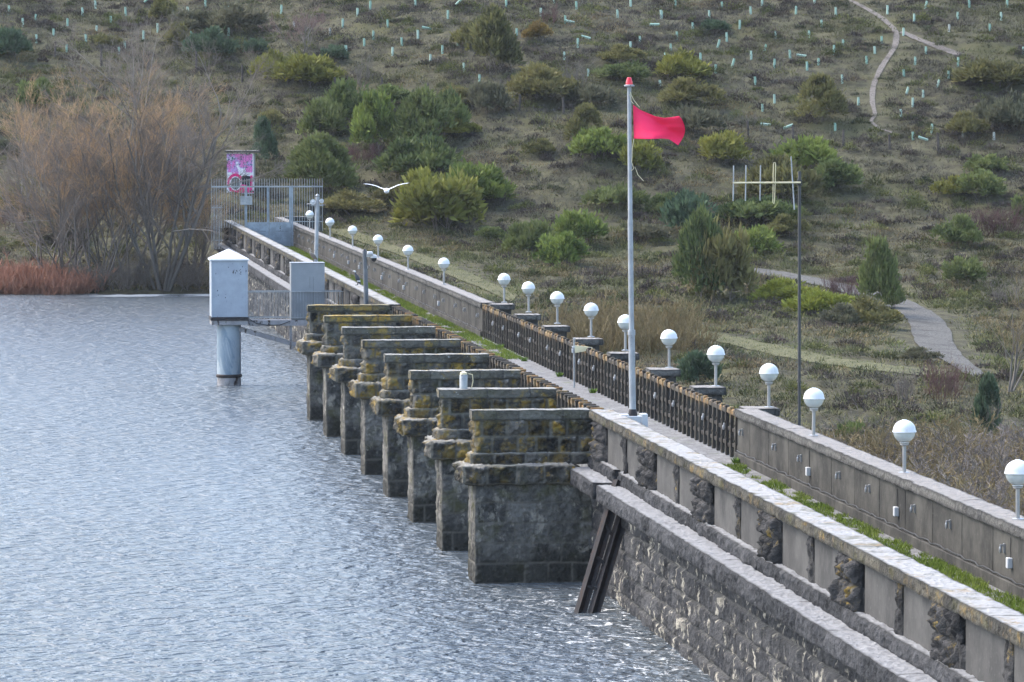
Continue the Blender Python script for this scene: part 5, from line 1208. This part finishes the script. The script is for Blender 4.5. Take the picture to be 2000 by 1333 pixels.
# facing left in the picture (-X), standing upright
sp = [((.17, 0, .02), .012), ((.13, 0, .07), .028), ((.09, 0, .14), .055), ((.05, 0, .22), .075), ((.01, 0, .30), .068), ((-.02, 0, .365), .042), ((-.03, 0, .42), .026), ((-.035, 0, .46), .028), ((-.055, 0, .485), .032), ((-.085, 0, .487), .022), ((-.115, 0, .486), .009), ((-.155, 0, .480), .006)]
ft = [((.06, .035, .16), (.05, .04, .015), .014), ((.06, -.035, .16), (.05, -.04, .015), .014), ((.05, .04, .01), (-.03, .05, .008), .012), ((.05, -.04, .01), (-.03, -.05, .008), .012)]
wg = [[((-.02, .07, .29), (.10, .075, .26), .02), ((.03, .085, .20), (.13, .07, .15), .02), ((.10, .05, .10), (.16, .03, .07), .01)], [((-.02, -.07, .29), (.10, -.075, .26), .02), ((.03, -.085, .20), (.13, -.07, .15), .02), ((.10, -.05, .10), (.16, -.03, .07), .01)]]
c = loft_bird('cormorant', sp, M['corm'], .011, wg, ft); y = Yof(694, 14.15); c.location = (14.15, y, ZC+.02); c.rotation_euler = (0, 0, -.3); c.scale = (1.1, 1.1, 1.1); tag(c, 'black cormorant with white face patch perched on the far waterside parapet', 'cormorant')
sp2 = [((.20, 0, .10), .014), ((.15, 0, .13), .035), ((.09, 0, .18), .065), ((.02, 0, .24), .078), ((-.04, 0, .30), .055), ((-.07, 0, .36), .030), ((-.075, 0, .42), .024), ((-.075, 0, .47), .026), ((-.095, 0, .49), .030), ((-.125, 0, .488), .018), ((-.16, 0, .478), .007)]
wg2 = [[((-.04, s*.07, .27), (.08, s*.08, .24), .02), ((.05, s*.08, .20), (.17, s*.06, .14), .018), ((.12, s*.05, .14), (.23, s*.03, .09), .01)] for s in (-1, 1)]
c = loft_bird('cormorant', sp2, M['brownbird'], .011, wg2, ft); XB = 14.2; y = Yof(608, XB); c.location = (XB, y, ZC+.02); c.rotation_euler = (0, 0, .2); c.scale = (1.2, 1.2, 1.2); tag(c, 'brown young cormorant perched on the parapet left of the siren post', 'cormorant')
# gull seen from behind, wings raised in a shallow V
G = at_depth(755, 373, 117.)
sg = [((0, -.20, -.0), .03), ((0, -.12, 0), .055), ((0, 0, 0), .075), ((0, .12, .0), .07), ((0, .20, .015), .045), ((0, .25, .03), .042), ((0, .285, .03), .03), ((0, .32, .02), .010), ((0, .34, .015), .006)]
sg[0] = ((0, -.20, 0), .022)
def wing(s): return [((s*.03, .10, .03), (s*.03, -.07, .02), .022), ((s*.14, .11, .075), (s*.14, -.08, .065), .016), ((s*.30, .12, .145), (s*.30, -.04, .135), .012), ((s*.46, .06, .185), (s*.46, -.06, .175), .010), ((s*.60, -.02, .20), (s*.60, -.09, .195), .008), ((s*.66, -.08, .205), (s*.66, -.11, .203), .006)]
tail = [((-.03, -.16, 0), (-.03, -.19, 0), .008), ((.03, -.16, 0), (.03, -.19, 0), .008)]
tail = [((-.055, -.26, 0), (-.055, -.30, 0), .009), ((0, -.17, 0), (0, -.31, 0), .012), ((.055, -.26, 0), (.055, -.30, 0), .009)]
g = loft_bird('gull', sg, M['gull'], .011, [wing(1), wing(-1), tail]); g.location = G; g.rotation_euler = (radians(-4), radians(-2), -THETA); tag(g, 'white gull flying away with wings raised, in front of the hillside', 'gull')
g.rotation_euler = (0, radians(-1), -THETA)

# ------------------------------------------------------------ thin damp air over the valley
HZ = MB(); HZ.box(-700, 760, -60, 700, -14, 48)
hm = bpy.data.materials.new('thin_haze'); hm.use_nodes = True; ht = hm.node_tree; ht.nodes.clear()
ho = ht.nodes.new('ShaderNodeOutputMaterial'); hv = ht.nodes.new('ShaderNodeVolumePrincipled'); hv.inputs['Color'].default_value = (.82, .88, .95, 1); hv.inputs['Density'].default_value = .00007; hv.inputs['Anisotropy'].default_value = .2
ht.links.new(hv.outputs[0], ho.inputs['Volume'])
tag(HZ.build('haze', hm), 'thin damp haze hanging over the lake and hillside', 'haze', kind='stuff')
